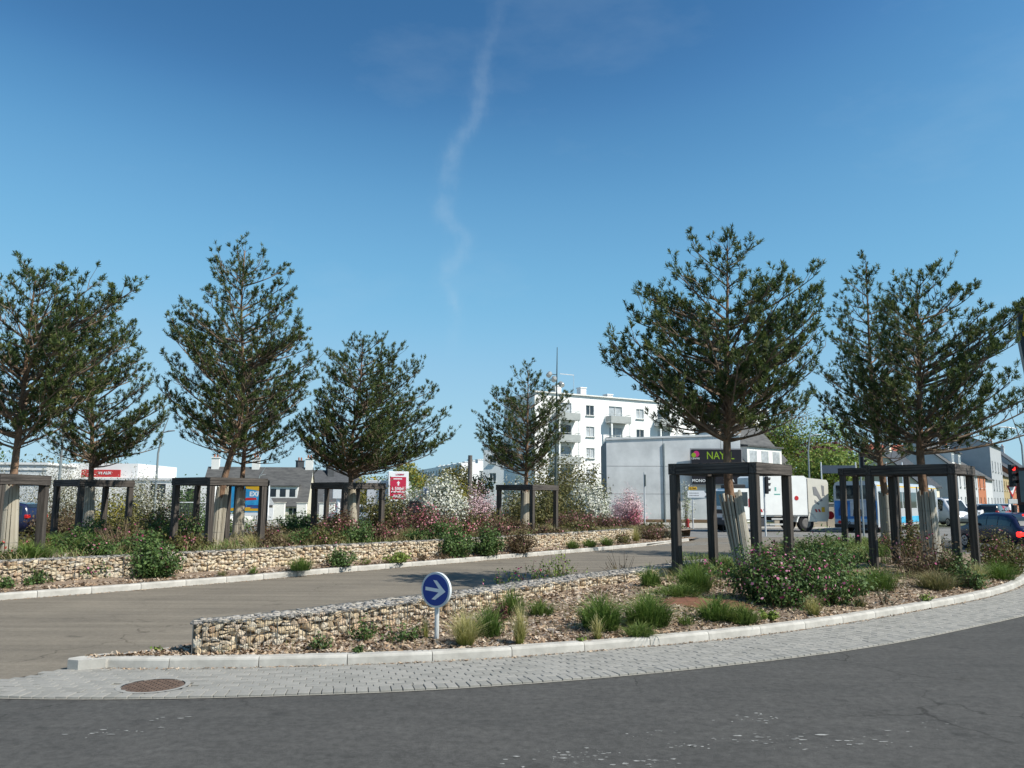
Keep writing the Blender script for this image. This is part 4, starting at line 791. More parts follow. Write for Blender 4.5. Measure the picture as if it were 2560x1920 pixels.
EX = [(-11.9, 22.9, 1.4, .8, 'green', 'pink', 20, 'green shrub between the left edge frame and the dry stems'), (-10.3, 20.6, 1.3, .6, 'green', 'rose', 30, 'low shrub on the far gabion beside the big round bush'), (-9.0, 23.4, 1.3, .7, 'olive', 'rose', 40, 'olive shrub left of the front post of the frame with two trunks'), (-12.6, 21.5, 1.5, .75, 'olive', 'rose', 50, 'brownish shrub beside the left edge frame'), (-9.6, 21.9, 1.4, .8, 'green', 'pink', 24, 'green shrub behind the far gabion before the frame with two trunks'), (-6.9, 24.2, 1.1, .5, 'bronze', 'rose', 20, 'rusty low shrub at the foot of the frame with two trunks'), (-5.6, 25.2, 1.5, .7, 'olive', 'rose', 40, 'olive shrub on the far gabion right of the frame with two trunks'), (-4.9, 26.6, 1.5, .8, 'green', 'pink', 12, 'dark green shrub left of the broad pine trunk'), (-4.4, 28.4, 1.3, .85, 'bronze', 'rose', 70, 'reddish shrub right of the broad pine trunk'), (-2.2, 27.9, 1.8, .9, 'green', 'rose', 50, 'green and rose shrub behind the twin dark bushes'), (-.6, 29.6, 1.8, 1.0, 'bronze', 'rose', 90, 'rose brown shrub behind the right twin bush'), (1.4, 31.9, 1.5, .6, 'bronze', 'rose', 30, 'low brown shrub before the smallest frame'), (2.8, 35.0, 1.9, .8, 'olive', 'rose', 90, 'low rose shrub on the far gabion right of the smallest frame'), (4.6, 38.6, 2.2, .95, 'bronze', 'rose', 110, 'rose shrub near the right end of the far gabion'), (-13.3, 27.0, 2.0, 1.0, 'green', 'pink', 50, 'flowering shrub between the second frame and its neighbour'), (-7.0, 35.0, 2.4, 1.1, 'green', None, 0, 'green shrub behind the frame left of the poster')]
for i, (x, y, w, h, lf, fl, nf, lb) in enumerate(EX): mallow(lb, x, y, w, h, int(1500 * w), nf, z=RB, leaf=lf, fl=fl, seed=400 + i, ls=.04, fs=.03)
cover('straw', '', loft_pts(inset(K, .2), inset(BK, -.2), 1500, .0, .6, .04, .6), lambda x, y: soil_z(x, y) + .005, .03, .12, 'dryg', 305, .006)

for i, (x, y, w, h, lf, lb) in enumerate([(-14.5, 41, 4.2, 1.7, 'green', 'dense green bush before the garden wall pillars'), (-11.0, 43, 3.4, 1.5, 'hedge', 'dark bush seen through the frame left of the poster'), (-18.2, 39.5, 4.0, 1.7, 'olive', 'olive bush under the blue poster board'), (-22.5, 41.5, 3.6, 1.8, 'bronze', 'reddish bush before the pale mesh fence'), (-25.8, 44.5, 4.0, 1.7, 'olive', 'olive bush right of the dark navy car at left')]):
    bush(lb, x, y, w, h, lf, 2600, .06, 500 + i, z=0.)
# ------------------------------------------------------------------ signs
M_met = mat('pale painted steel', (.52, .54, .55), .45, .06, 8, metal=.1); M_gal = mat('galvanised pole', (.30, .33, .33), .5, .12, 5, metal=.5); M_dkpole = mat('dark green grey pole', (.075, .095, .09), .5, .15, 5, metal=.3)
M_blue = mat('sign blue', (.012, .045, .26), .45, .06, 6); M_sw = mat('sign white', (.72, .74, .75), .5, .05, 10); M_blk = mat('black plastic', (.015, .015, .017), .5, .2, 10); M_red = mat('sign red', (.48, .025, .03), .5, .06, 10); M_yel = mat('sign yellow', (.62, .36, .02), .5, .06, 10)
def disc(b, r0, y0, y1, n=48, c=(0, 0)):
    b.tube([(c[0], y0, c[1]), (c[0], y1, c[1])], r0, n); return b
sgn = thing('arrow_sign', (-.97, 10.86, sz(-.97, 10.86)), 'round blue sign with a white arrow pointing right on a short post', 'sign', None, R(-30))
b = MB(); b.tube([(0, .03, -.1), (0, .03, .62)], .03, 14); b.build('post', M_met, sgn, smooth=False)
b = MB(); disc(b, .225, -.012, .03); b.build('rim', mat('sign rim grey', (.55, .58, .60), .5, .05, 8), sgn, (0, 0, .625))
b = MB(); disc(b, .198, -.016, -.011); b.build('face', M_blue, sgn, (0, 0, .625))
b = MB(); b.prism([(-.155, -.022), (.055, -.022), (-.045, -.122), (.012, -.122), (.16, 0), (.012, .122), (-.045, .122), (.055, .022), (-.155, .022)], -.019, -.0165); o = b.build('arrow', mat('reflective white', (.70, .72, .73), .5, .05, 10), sgn, (0, 0, .625)); o.rotation_euler = (0, R(5), 0)
b = MB(); b.box((0, .035, .45), (.09, .02, .03)); b.build('clamp', M_gal, sgn)
# direction arrow by the hall
ds = thing('direction_sign', (12.02, 55, .03), 'white arrow shaped direction sign with a yellow road number plate on top', 'sign')
b = MB(); b.tube([(0, 0, 0), (0, 0, 2.45)], .045, 10); b.build('post', M_met, ds)
b = MB(); b.prism([(-.32, 2.05), (.78, 2.05), (1.02, 2.28), (.78, 2.51), (-.32, 2.51)], -.07, -.05); b.build('panel', M_sw, ds)
b = MB(); b.prism([(.78, 2.10), (.98, 2.28), (.78, 2.46), (.84, 2.46), (1.04, 2.28), (.84, 2.10)], -.075, -.071); b.build('chevron', M_blk, ds)
b = MB()
for row in (2.19, 2.35):
    u = -.22
    for L in (.10, .12, .08, .22, .12): b.box((u + L / 2, -.074, row), (L * .8, .004, .05)); u += L
b.build('lettering', mat('sign text grey', (.25, .25, .27), .6, .1, 30), ds)
b = MB(); b.box((.02, -.06, 2.66), (.56, .03, .2), bev=.012); yp = b.build('number_plate', M_yel, ds); lettering('D 764', .17, M_blk, ds, (.02, -.078, 2.66), sx=.95, bold=.004)
# black shopping centre board on the hall wall
nb = thing('shop_board', (17.7, 71.1, 4.78), 'big black shopping board with green letters on the grey hall', 'sign', None, 0)
b = MB(); b.box((0, 0, 0), (4.3, .16, 2.95), bev=.02); b.build('panel', mat('board black', (.014, .012, .016), .4, .1, 5), nb)
b = MB(); b.box((0, .04, 0), (4.5, .1, 3.15)); b.build('frame', mat('board frame grey', (.25, .25, .26), .5, .1, 5), nb)
lettering('NAYEL', .92, mat('sign lime', (.20, .31, .015), .5, .05, 10), nb, (.32, -.09, .92), bold=.008, sx=.86)
lettering('MONOPRIX        ZARA', .36, M_sw, nb, (-.35, -.09, -1.22), bold=.004)
b = MB(); disc(b, .26, -.095, -.085, 24, (-1.75, 1.08)); b.build('logo_leaf', mat('sign magenta', (.42, .02, .14), .5, .05, 10), nb)
b = MB(); disc(b, .2, -.105, -.096, 24, (-1.98, .98)); b.build('logo_leaf', mat('sign lime', (.30, .46, .02)), nb); lettering('CENTRE', .2, M_sw, nb, (-1.83, -.09, .68))
# red and white poster board on a post
rp = thing('poster_board', (-7.95, 58, 0), 'tilted red and white poster board with an arrow and 500m', 'sign', None, R(14))
b = MB(); b.tube([(0, .1, 0), (0, .1, 2)], .07, 8); b.build('post', M_dkpole, rp)
pbx = MB(); pbx.box((0, .12, 2.78), (1.42, .3, 2.08), bev=.03); pn = pbx.build('panel', M_sw, rp)
b = MB(); b.box((-.02, -.035, 2.66), (1.12, .006, 1.55)); b.build('red_field', mat('poster crimson', (.46, .02, .06), .5, .06, 6), rp)
lettering('à 500m', .30, M_sw, rp, (-.02, -.042, 2.62), bold=.006)
lettering('LORIENT', .15, mat('poster crimson', (.46, .02, .06)), rp, (.1, -.042, 3.6), bold=.004)
b = MB(); b.prism([(-.05, 2.84), (.05, 2.84), (.05, 3.0), (.13, 3.0), (0, 3.16), (-.13, 3.0), (-.05, 3.0)], -.043, -.039); b.build('arrow', M_sw, rp)
b = MB()
for z, w in ((3.3, .6), (2.4, .9), (2.16, .55), (2.05, .95)): b.box((-.05, -.041, z), (w, .004, .07))
b.build('text_lines', M_sw, rp)
# white box trailer behind it
vb = thing('box_van', (-8.9, 60.5, 0), 'pale grey box van half hidden behind the red and white poster', 'van')
b = MB(); b.box((0, 0, 2.05), (2.6, 4.5, 2.3), bev=.04); b.build('box_body', mat('van pale', (.5, .51, .53), .5, .05, 4), vb)
b = MB(); b.box((0, -2.27, .75), (2.5, .06, .3)); b.build('bumper', M_blk, vb)
for sx in (-1, 1):
    b = MB(); b.tube([(sx * 1.0, -1.4, .42), (sx * 1.22, -1.4, .42)], .42, 20); b.build('wheel', M_blk, vb)
# blue poster hoarding
bp_ = thing('billboard', (-19.0, 60, 0), 'colourful blue poster board behind the guarded trunks', 'billboard', None, R(-6))
b = MB(); b.box((0, 0, 1.75), (3.0, .12, 2.2), bev=.02); b.build('panel', M_sw, bp_)
b = MB(); b.box((0, -.066, 1.85), (2.84, .006, 1.9)); b.build('poster', mat('poster blue', (.03, .26, .62), .4, .5, 1.2, col2=(.05, .42, .75)), bp_)
lettering('EXPO', .46, M_sw, bp_, (.62, -.075, 2.2), bold=.02)
b = MB(); b.prism([(-1.4, 1.0), (1.4, 1.0), (1.4, 1.15), (.2, 1.28), (-1.4, 1.2)], -.075, -.071); b.build('yellow_band', M_yel, bp_)
b = MB(); b.prism([(-.3, 2.6), (1.4, 2.35), (1.4, 2.78), (-.3, 2.78)], -.075, -.071); b.build('yellow_corner', M_yel, bp_)
b = MB(); b.prism([(-.6, 1.86), (-.1, 1.95), (.55, 1.95), (.6, 1.8), (-.5, 1.74)], -.075, -.071); b.prism([(.75, 1.6), (1.3, 1.68), (1.32, 1.56), (.8, 1.5)], -.075, -.071); b.build('red_shapes', M_red, bp_)
b = MB(); b.box((.55, -.074, 1.36), (1.3, .005, .1)); b.box((.7, -.074, 1.22), (1.1, .005, .08)); disc(b, .16, -.077, -.071, 16, (-.35, 1.34)); b.build('text_lines', mat('poster navy', (.03, .03, .2), .5, .1, 10), bp_)
for x in (-.8, .6):
    b = MB(); b.tube([(x, .02, 0), (x, .02, .7)], .05, 8); b.build('post', M_gal, bp_)
for i, x in enumerate((-18.9, -18.2)):
    w = thing('display_board', (x, 62.5, 0), ['left one of the two white boards under the blue poster', 'right one of the two white boards under the blue poster'][i], 'panel'); b = MB(); b.box((0, 0, .75), (.55, .06, .9), bev=.01); b.build('board', M_sw, w); b = MB(); b.tube([(0, .04, 0), (0, .04, .4)], .03, 6); b.build('post', M_gal, w)
# yellow arches totem at the right edge
mt_ = thing('totem_sign', (19.93, 30, 0), 'tall dark totem sign with yellow arches at the right edge', 'sign', None, R(-20))
b = MB(); b.box((.25, .1, 3.2), (.3, .3, 6.6)); b.build('pole', mat('totem pole', (.08, .08, .09), .5, .1, 4), mt_)
b = MB(); b.prism([(-.78, 6.5), (-.95, 8.2), (-.9, 9.35), (-.4, 9.75), (1.6, 9.75), (1.6, 6.4), (-.6, 6.4)], -.15, .25); b.build('panel', mat('totem black', (.018, .02, .024), .4, .1, 4), mt_)
b = MB()
for k in (0, 1):
    P = [(-.78 + k * .8 + .4 + .36 * math.cos(a) * (-1), -.17, 8.05 + max(0, 1.3 * math.sin(a))) for a in np.linspace(0, math.pi, 17)]
    b.tube(P, .085, 8)
b.build('arches', mat('arch yellow', (.70, .40, .015), .5, .05, 10), mt_)
# ---- traffic lights
M_lr = mat('lit red lamp', (.9, .02, .015), .4, .02, 4, emit=3.0); M_dl = mat('dark lens', (.02, .03, .03), .2, .2, 10)
def signal(label, x, y, z0, h, rz, lit=None, pole=M_gal):
    t = thing('traffic_light', (x, y, z0), label, 'traffic light', 'traffic lights', rz); b = MB(); b.tube([(0, 0, 0), (0, 0, h + .15)], .05, 10); b.build('pole', pole, t)
    b = MB(); b.box((0, -.12, h - .35), (.3, .18, .95), bev=.03); b.build('housing', M_blk, t)
    for k in range(3):
        zz = h - .05 - k * .3; b = MB(); b.tube([(0, -.212, zz), (0, -.222, zz)], .095, 18); b.build('lamp', M_lr if lit == k else M_dl, t)
        b = MB(); P = [(math.cos(a) * .115, -.21, zz + math.sin(a) * .115) for a in np.linspace(-.3, math.pi + .3, 12)]; n = len(P); b.add(P + [(p[0], p[1] - .17 * (.6 + .4 * max(0, (p[2] - zz) / .115)), p[2]) for p in P], [(i, i + 1, n + i + 1, n + i) for i in range(n - 1)]); b.build('visor', M_blk, t)
    return t
tr_ = signal('traffic light showing red at the right edge with a yield sign', 21.75, 36, 0, 3.4, R(20), 0)
b = MB(); b.prism([(-.3, 2.62), (.3, 2.62), (0, 2.1)], -.06, -.04); b.build('yield_rim', M_red, tr_)
b = MB(); b.prism([(-.2, 2.565), (.2, 2.565), (0, 2.22)], -.066, -.061); b.build('yield_face', M_sw, tr_)
b = MB(); b.box((0, -.05, 1.93), (.55, .03, .2), bev=.01); b.build('plate', mat('plate grey', (.4, .42, .42), .5, .1, 8), tr_)
b = MB(); b.box((0, -.1, 1.48), (.2, .12, .6), bev=.02); b.build('repeater_housing', M_blk, tr_)
b = MB(); b.tube([(0, -.165, 1.32), (0, -.175, 1.32)], .07, 16); b.build('repeater_lamp', M_lr, tr_)
signal('dark traffic light seen from the side before the white truck', 13.75, 45, 0, 3.1, R(95), None, M_met)
signal('traffic light head sticking up above the right frames', 19.05, 45, 0, 4.4, R(60))
# ---- street lamps
def lamp_mast():
    t = thing('lamp_mast', (3.3, 62, 0), 'tall green grey lamp mast with three spotlights before the white apartments', 'street lamp')
    b = MB(); b.tube([(0, 0, 0), (0.05, 0, 6), (.16, 0, 13.5)], [.14, .1, .025], 10); b.build('mast', M_dkpole, t)
    for dx, z, s in ((-.45, 11.35, -1), (-.1, 11.0, -.4), (.42, 10.6, 1)):
        b = MB(); b.tube([(.1, -.1, z), (dx * .6, -.25, z)], .03, 6); b.build('bracket', M_dkpole, t)
        b = MB(); c = Vector((dx, -.3, z)); d = Vector((s * .35, -.6, -.45)).normalized(); b.tube([c - d * .25, c - d * .1, c + d * .22, c + d * .26], [.08, .2, .2, .17], 14); sp_ = b.build('spotlight', mat('lamp grey', (.33, .34, .33), .4, .1, 6, metal=.4), t)
        b = MB(); b.tube([c + d * .262, c + d * .27], .165, 14); b.build('lens', mat('lamp lens', (.65, .65, .6), .2, .05, 10), t)
lamp_mast()
def lamp(label, x, y, zarm, ztop, lean, head, side=1):
    t = thing('street_lamp', (x, y, 0), label, 'street lamp', 'slim leaning street lamps'); b = MB(); b.tube([(0, 0, 0), (0, 0, zarm - 1.2), (lean * .4, 0, zarm), (lean, 0, ztop)], [.08, .06, .045, .02], 8); b.build('pole', M_gal, t)
    b = MB(); b.tube([(lean * .4, 0, zarm), (lean * .4 + side * head * .5, 0, zarm + .1), (lean * .4 + side * head, 0, zarm + .12)], [.03, .05, .03], 8); b.build('lamp_head', mat('lamp grey', (.33, .34, .33)), t)
lamp('slim leaning street lamp between the two left pines', -20.65, 48, 5.7, 6.6, .5, .7)
lamp('slim street lamp behind the green trees at right', 23.1, 64, 6.9, 7.9, .45, .9)
lamp('street lamp leaning in at the right edge', 37.3, 60, 7.2, 8.6, -.7, 1.3, -1)
lamp('short leaning street lamp beside the slate houses', -23.2, 75, 3.9, 4.7, .8, .5)
lamp('street lamp behind the left edge pine', -23.0, 42, 6.2, 6.6, .1, .6)
pl = thing('utility_pole', (-3.55, 70, 0), 'dark wooden pole left of the smallest pine', 'pole'); b = MB(); b.tube([(0, 0, 0), (.02, 0, 5.6)], [.22, .18], 10); b.build('shaft', mat('creosote pole', (.12, .11, .10), .9, .3, 4), pl); b = MB(); b.box((0, 0, 5.2), (.5, .1, .08)); b.build('crossbar', M_gal, pl)
sp1 = thing('sign_post', (8.1, 50.5, 0), 'thin pole with a narrow sign seen edge on, left of the pink blossom', 'sign'); b = MB(); b.tube([(0, 0, 0), (.03, 0, 3.6)], .045, 8); b.build('post', M_met, sp1); b = MB(); b.box((.05, 0, 3.1), (.06, .5, .7)); b.build('plate', mat('sign back', (.12, .14, .13), .5, .1, 8), sp1)
pk = thing('parking_sign', (-5.0, 48.5, 0), 'small blue sign plate before the white blossom shrub', 'sign'); b = MB(); b.tube([(0, 0, 0), (0, 0, 2.6)], .03, 6); b.build('post', M_gal, pk); b = MB(); b.box((0, -.05, 2.4), (.34, .02, .42), bev=.008); b.build('plate', mat('sign pale blue', (.3, .36, .5), .5, .2, 6), pk)
dpn = thing('dark_cabinet', (-5.6, 48.0, 0), 'dark upright cabinet before the white blossom shrub', 'cabinet'); b = MB(); b.box((0, 0, .9), (.6, .4, 1.8), bev=.02); b.build('body', M_blk, dpn); b = MB(); b.box((0, -.21, 1.3), (.45, .02, .7)); b.build('door', mat('cabinet door', (.03, .03, .035), .4, .1, 8), dpn)
hy = thing('fire_hydrant', (12.35, 58.2, .03), 'small red hydrant beside the direction sign', 'hydrant'); hy.scale = (.75, .75, .75); b = MB(); b.tube([(0, 0, 0), (0, 0, .05), (0, 0, .06), (0, 0, .6), (0, 0, .66), (0, 0, .8)], [.2, .2, .13, .13, .17, .1], 12); b.build('body', mat('hydrant red', (.26, .025, .025), .6, .1, 8), hy); b = MB(); b.tube([(-.22, 0, .5), (.22, 0, .5)], .06, 8); b.build('outlets', mat('hydrant red', (.26, .025, .025)), hy)
def barrier(label, x, y, L, rz):
    t = thing('street_barrier', (x, y, 0), label, 'barrier', 'dark street barriers', rz); b = MB(); b.tube([(-L / 2, 0, 0), (-L / 2, 0, 1.0), (L / 2, 0, 1.0), (L / 2, 0, 0)], .035, 8); b.build('rail', M_blk, t); b = MB(); b.box((0, 0, .62), (L - .1, .02, .5)); b.build('infill', mat('barrier infill', (.03, .03, .032), .5, .1, 8), t)
barrier('dark street barrier in front of the truck cab', 13.3, 50.6, .9, R(15))
# fences at the left
fn = thing('mesh_fence', (-24.3, 56, 0), 'pale metal mesh fence before the low white building', 'fence', None, R(4))
for x in (-4.5, -2.2, 0, 1.6, 2.8, 4.2):
    b = MB(); b.box((x, 0, .85), (.06, .06, 1.7)); b.build('post', M_sw, fn)
for z in (.15, 1.62):
    b = MB(); b.box((-.15, 0, z), (8.7, .04, .05)); b.build('rail', M_sw, fn)
b = MB()
for i in range(86): b.box((-4.45 + i * .1, .01, .88), (.008, .008, 1.45))
for i in range(14): b.box((-.15, .014, .2 + i * .1), (8.6, .006, .006))
b.build('wire_mesh', M_gal, fn)
# white gate pillars and wall by the slate houses
for i, (x, w) in enumerate([(-21.3, 1.1), (-19.2, .9), (-16.9, 1.4)]):
    t = thing('garden_wall', (x, 76, 0), ['left white garden wall pillar before the slate houses', 'middle white garden wall pillar before the slate houses', 'right white garden wall by the slate houses'][i], 'wall'); b = MB(); b.box((0, 0, .75), (w, .3, 1.5), bev=.02); b.build('pillar', mat('white render', (.78, .77, .73), .85, .06, 3), t); b = MB(); b.box((0, 0, 1.53), (w + .12, .42, .07)); b.build('coping', M_kerb, t)
ts = thing('warning_sign', (-20.5, 70, 0), 'grey back of a triangular warning sign before the slate houses', 'sign'); b = MB(); b.tube([(0, 0, 0), (0, 0, 2.0)], .035, 8); b.build('post', M_gal, ts); b = MB(); b.prism([(-.5, 1.35), (.5, 1.35), (0, 2.2)], .03, .05); b.build('plate', mat('sign back grey', (.45, .47, .48), .5, .1, 8), ts)
for i, (x, y, h, r_) in enumerate([(-11.5, 55, 2.0, .12), (-13.5, 60, 2.25, .1), (-14.2, 60, 2.0, .12)]):
    t = thing('white_post', (x, y, 0), ['white post with a box sign seen inside the frame left of the poster', 'right pale post beyond the frame left of the poster', 'left pale post beyond the frame left of the poster'][i], 'post'); b = MB(); b.tube([(0, 0, 0), (0, 0, h)], r_, 10); b.build('shaft', M_sw, t)
    if i == 0: b = MB(); b.box((0, -.05, h + .3), (.7, .3, .8), bev=.03); b.build('box_sign', M_sw, t)
# ------------------------------------------------------------------ vehicles
M_tyre = mat('tyre rubber', (.018, .018, .019), .9, .2, 20); M_rim = mat('alloy rim', (.42, .42, .43), .4, .1, 10, metal=.6); M_cg = mat('car glass', (.02, .028, .032), .05, .3, 2, spec=.9); M_tail = mat('tail lamp red', (.5, .015, .015), .25, .1, 10, spec=.6); M_taillit = mat('brake lamp lit', (.9, .02, .015), .3, .05, 10, emit=2.5)
def wheel(parent, x, y, z, r, w, side):
    b = MB(); b.tube([(x - w / 2, y, z), (x - w / 2 + .03, y, z), (x + w / 2 - .03, y, z), (x + w / 2, y, z)], [r * .93, r, r, r * .93], 28); t = b.build('wheel', M_tyre, parent)
    b = MB(); s = side; b.tube([(x + s * w / 2, y, z), (x + s * (w / 2 + .012), y, z)], r * .66, 24); b.build('rim', M_rim, t)
    b = MB()
    for k in range(5):
        a = k * 2 * math.pi / 5; b.box((x + s * (w / 2 + .014), y + math.cos(a + .63) * r * .4, z + math.sin(a + .63) * r * .4), (.006, r * .16, r * .26), Matrix.Rotation(a + .63, 3, 'X'))
    b.tube([(x + s * (w / 2 + .012), y, z), (x + s * (w / 2 + .03), y, z)], r * .14, 10); b.build('hub', M_blk, t)
CARS = {'hatch': dict(L=4.0, W=1.72, H=1.48, st=[(-2.0, .55, .55, .80), (-1.93, .42, .62, .90), (-1.82, .34, .78, .96), (-1.6, .26, .93, 1.28), (-1.3, .24, .95, 1.42), (-.6, .22, .95, 1.48), (.2, .22, .94, 1.46), (.62, .22, .93, 1.36), (1.02, .23, .92, 1.06), (1.22, .24, .91, .94), (1.6, .26, .84, .86), (1.88, .32, .72, .74), (2.0, .42, .60, .62)]),
        'suv': dict(L=4.2, W=1.8, H=1.66, st=[(-2.1, .6, .6, .95), (-2.06, .42, .8, 1.1), (-1.98, .34, .98, 1.36), (-1.85, .28, 1.02, 1.56), (-1.4, .26, 1.03, 1.64), (-.5, .26, 1.03, 1.67), (.3, .26, 1.02, 1.63), (.7, .26, 1.01, 1.50), (1.15, .27, 1.0, 1.10), (1.35, .28, .99, 1.03), (1.75, .3, .92, .94), (2.0, .36, .78, .80), (2.1, .46, .64, .66)]),
        'van': dict(L=5.0, W=1.95, H=2.2, st=[(-2.5, .5, 1.0, 1.9), (-2.46, .36, 1.1, 2.1), (-2.3, .3, 1.12, 2.18), (-1, .28, 1.12, 2.2), (.6, .28, 1.12, 2.18), (1.0, .28, 1.12, 2.08), (1.55, .28, 1.11, 1.45), (1.8, .3, 1.08, 1.14), (2.2, .32, 1.0, 1.02), (2.42, .38, .82, .84), (2.5, .48, .66, .68)])}
def car(name, label, x, y, rz, style, paint, cat='car', rear_lit=False, plate=True, z=0.01):
    c = CARS[style]; W = c['W'] / 2; root = thing(name, (x, y, z), label, cat, 'cars on the roads', rz)   # local: length along y, front +y
    Vv, F = [], []; secs = []
    for (u, zb, zl, zr) in c['st']:
        e = abs(u) / (c['L'] / 2); w = W * (1 - .13 * max(0, (e - .72) / .28) ** 2); cab = max(0, min(1, (zr - zl) / .4)); rw = w * (1 - .18 * cab)
        s = [(w * .82, zb), (w * .97, zb + .12), (w, (zb + zl) / 2), (w * .985, zl), (w * (1 - .02 - .07 * cab), zl + (zr - zl) * .5), (rw, zl + (zr - zl) * .9), (rw * .82, zr)]
        secs.append((u, s)); pts = [(p[0], u, p[1]) for p in s] + [(-p[0], u, p[1]) for p in reversed(s)]; Vv += pts
    n = 14; m_ = len(secs)
    for i in range(m_ - 1):
        for j in range(n): F.append((i * n + j, (i + 1) * n + j, (i + 1) * n + (j + 1) % n, i * n + (j + 1) % n))
    b = MB(); b.add(Vv, F + [tuple(range(n)), tuple((m_ - 1) * n + j for j in range(n - 1, -1, -1))]); body = b.build('body', paint, root, smooth=True)
    def sec(u):
        for (u0, s0), (u1, s1) in zip(secs[:-1], secs[1:]):
            if u0 <= u <= u1: f = (u - u0) / (u1 - u0); return [(a[0] + (b_[0] - a[0]) * f, a[1] + (b_[1] - a[1]) * f) for a, b_ in zip(s0, s1)]
    roofu = [u for (u, zb, zl, zr) in c['st'] if zr - zl > .34]; u0, u1 = min(roofu), max(roofu)
    us = [u0 + .05] + [u0 + (u1 - u0) * f for f in (.34, .36, .64, .66)] + [u1 + .02]
    for sd in (-1, 1):
        for a, e in ((us[0], us[1]), (us[2], us[3]), (us[4], us[5])):
            b = MB(); P = []
            for u in np.linspace(a, e, 4):
                s = sec(u); lo, mi, hi = s[3], s[4], s[5]; P.append([(sd * (lo[0] + .006), u, lo[1] + .03), (sd * (mi[0] + .010), u, mi[1]), (sd * (hi[0] + .008), u, hi[1] - .03)])
            for p, q in zip(P[:-1], P[1:]): b.quad(p[0], q[0], q[1], p[1]); b.quad(p[1], q[1], q[2], p[2])
            b.build('window', M_cg, root)
    def screen(ua, ub, name):     # follows the body between two stations
        b = MB(); rows = []
        for u in np.linspace(ua, ub, 5): s = sec(u); rows.append((u, s[6], s[5]))
        off = -.012 if ua < 0 else .012
        for (p, q) in zip(rows[:-1], rows[1:]):
            b.quad((-p[1][0], p[0] + off, p[1][1] + .012), (p[1][0], p[0] + off, p[1][1] + .012), (q[1][0], q[0] + off, q[1][1] + .012), (-q[1][0], q[0] + off, q[1][1] + .012))
        b.build(name, M_cg, root)
    st_ = c['st']; rw = [s for s in st_ if s[0] < 0 and .12 < s[3] - s[2]]; screen(st_[2][0] + .02, st_[4][0] - .02, 'rear_window')
    fr = [s[0] for s in st_ if s[0] > 0 and s[3] - s[2] < .2][0]; screen(max(u1 - .35, .2), fr, 'windscreen')
    for sd in (-1, 1):
        s = sec(-c['L'] / 2 + .12); b = MB(); b.box((sd * (s[3][0] - .10), -c['L'] / 2 + .09, s[3][1] - .02), (.30, .20, .20), bev=.04); b.build('tail_lamp', M_taillit if rear_lit else M_tail, root)
        s = sec(c['L'] / 2 - .14); b = MB(); b.box((sd * (s[3][0] - .2), c['L'] / 2 - .16, s[3][1] - .06), (.34, .2, .14), bev=.04); b.build('headlamp', mat('headlamp glass', (.5, .5, .5), .15, .1, 10, spec=.7), root)
        for u in (-c['L'] * .31, c['L'] * .32): wheel(root, sd * (W - .10), u, .31, .31, .2, sd)
        b = MB(); b.box((sd * (W + .07), u1 - .25, CARS[style]['st'][6][2] + .08), (.16, .08, .12), bev=.03); b.build('mirror', paint, root)
    b = MB(); b.box((0, -c['L'] / 2 - .005, .62), (.52, .03, .12)); b.build('number_plate', mat('plate white', (.65, .65, .6), .5, .05, 10), root)
    b = MB(); b.box((0, 0, .3), (W * 1.7, c['L'] * .93, .16)); b.build('underbody', M_blk, root)
    if rear_lit: b = MB(); s = sec(st_[4][0] - .02); b.box((0, st_[4][0] - .1, s[6][1] + .005), (.34, .06, .03)); b.build('brake_lamp', M_taillit, root)
    return root
def paint(n, c): return mat(n, c, .22, .05, 2, spec=.7)
P_navy = paint('navy car paint', (.012, .016, .05)); P_white = paint('white car paint', (.66, .67, .68)); P_grey = paint('silver car paint', (.30, .32, .34)); P_black = paint('black car paint', (.014, .016, .018)); P_redc = paint('red car paint', (.30, .02, .025))
car('parked_car', 'dark navy hatchback braking at the right edge', 20.0, 33.8, R(5), 'hatch', P_navy, rear_lit=True)
car('passing_car', 'dark navy car behind the left edge timber frame', -26.0, 42.0, R(88), 'suv', P_navy)
car('parked_van', 'white van facing us between the right timber posts', 34.5, 66, R(188), 'van', P_white, 'van')
car('parked_car', 'pale car just right of the white van', 35.6, 65, R(150), 'hatch', P_grey)
car('parked_car', 'white car behind the far right timber post', 42.5, 76, R(140), 'suv', P_white)
car('parked_car', 'black car with tail lamps in the queue at right', 44.0, 76, R(-38), 'suv', P_black)
car('parked_car', 'red car behind the black one in the queue at right', 47.5, 81, R(-38), 'hatch', P_redc)
car('parked_car', 'white car at the end of the queue at right', 50.0, 84, R(-38), 'suv', P_white)
car('parked_car', 'white car glimpsed between shrubs inside the frame left of the poster', -11.0, 58, R(70), 'hatch', P_white)
# ---- refuse truck (local: length along x, front at -x, visible side -y)
TW = paint('truck white', (.82, .82, .79)); tk = thing('refuse_truck', (16.15, 52.0, .02), 'white refuse truck behind the nearest timber frame', 'truck', None, R(12))
b = MB(); b.prism([(-3.45, .75), (-1.75, .75), (-1.75, 2.62), (-2.95, 2.62), (-3.12, 2.5), (-3.42, 1.55), (-3.48, 1.2)], -1.15, 1.15); b.build('cab', TW, tk)
b = MB(); b.prism([(-2.9, 1.55), (-2.05, 1.55), (-2.05, 2.4), (-2.78, 2.4)], -1.165, -1.152); b.build('side_window', M_cg, tk)
b = MB(); b.quad((-3.435, -1.0, 1.56), (-3.435, 1.0, 1.56), (-3.135, .95, 2.46), (-3.135, -.95, 2.46)); b.build('windscreen', M_cg, tk)
b = MB(); b.box((-3.42, 0, .62), (.25, 2.3, .45), bev=.05); b.build('bumper', mat('truck grey plastic', (.05, .05, .055), .6, .1, 6), tk)
b = MB(); b.box((-3.5, -.85, .78), (.1, .36, .2), bev=.03); b.build('headlamp', mat('headlamp glass', (.5, .5, .5)), tk)
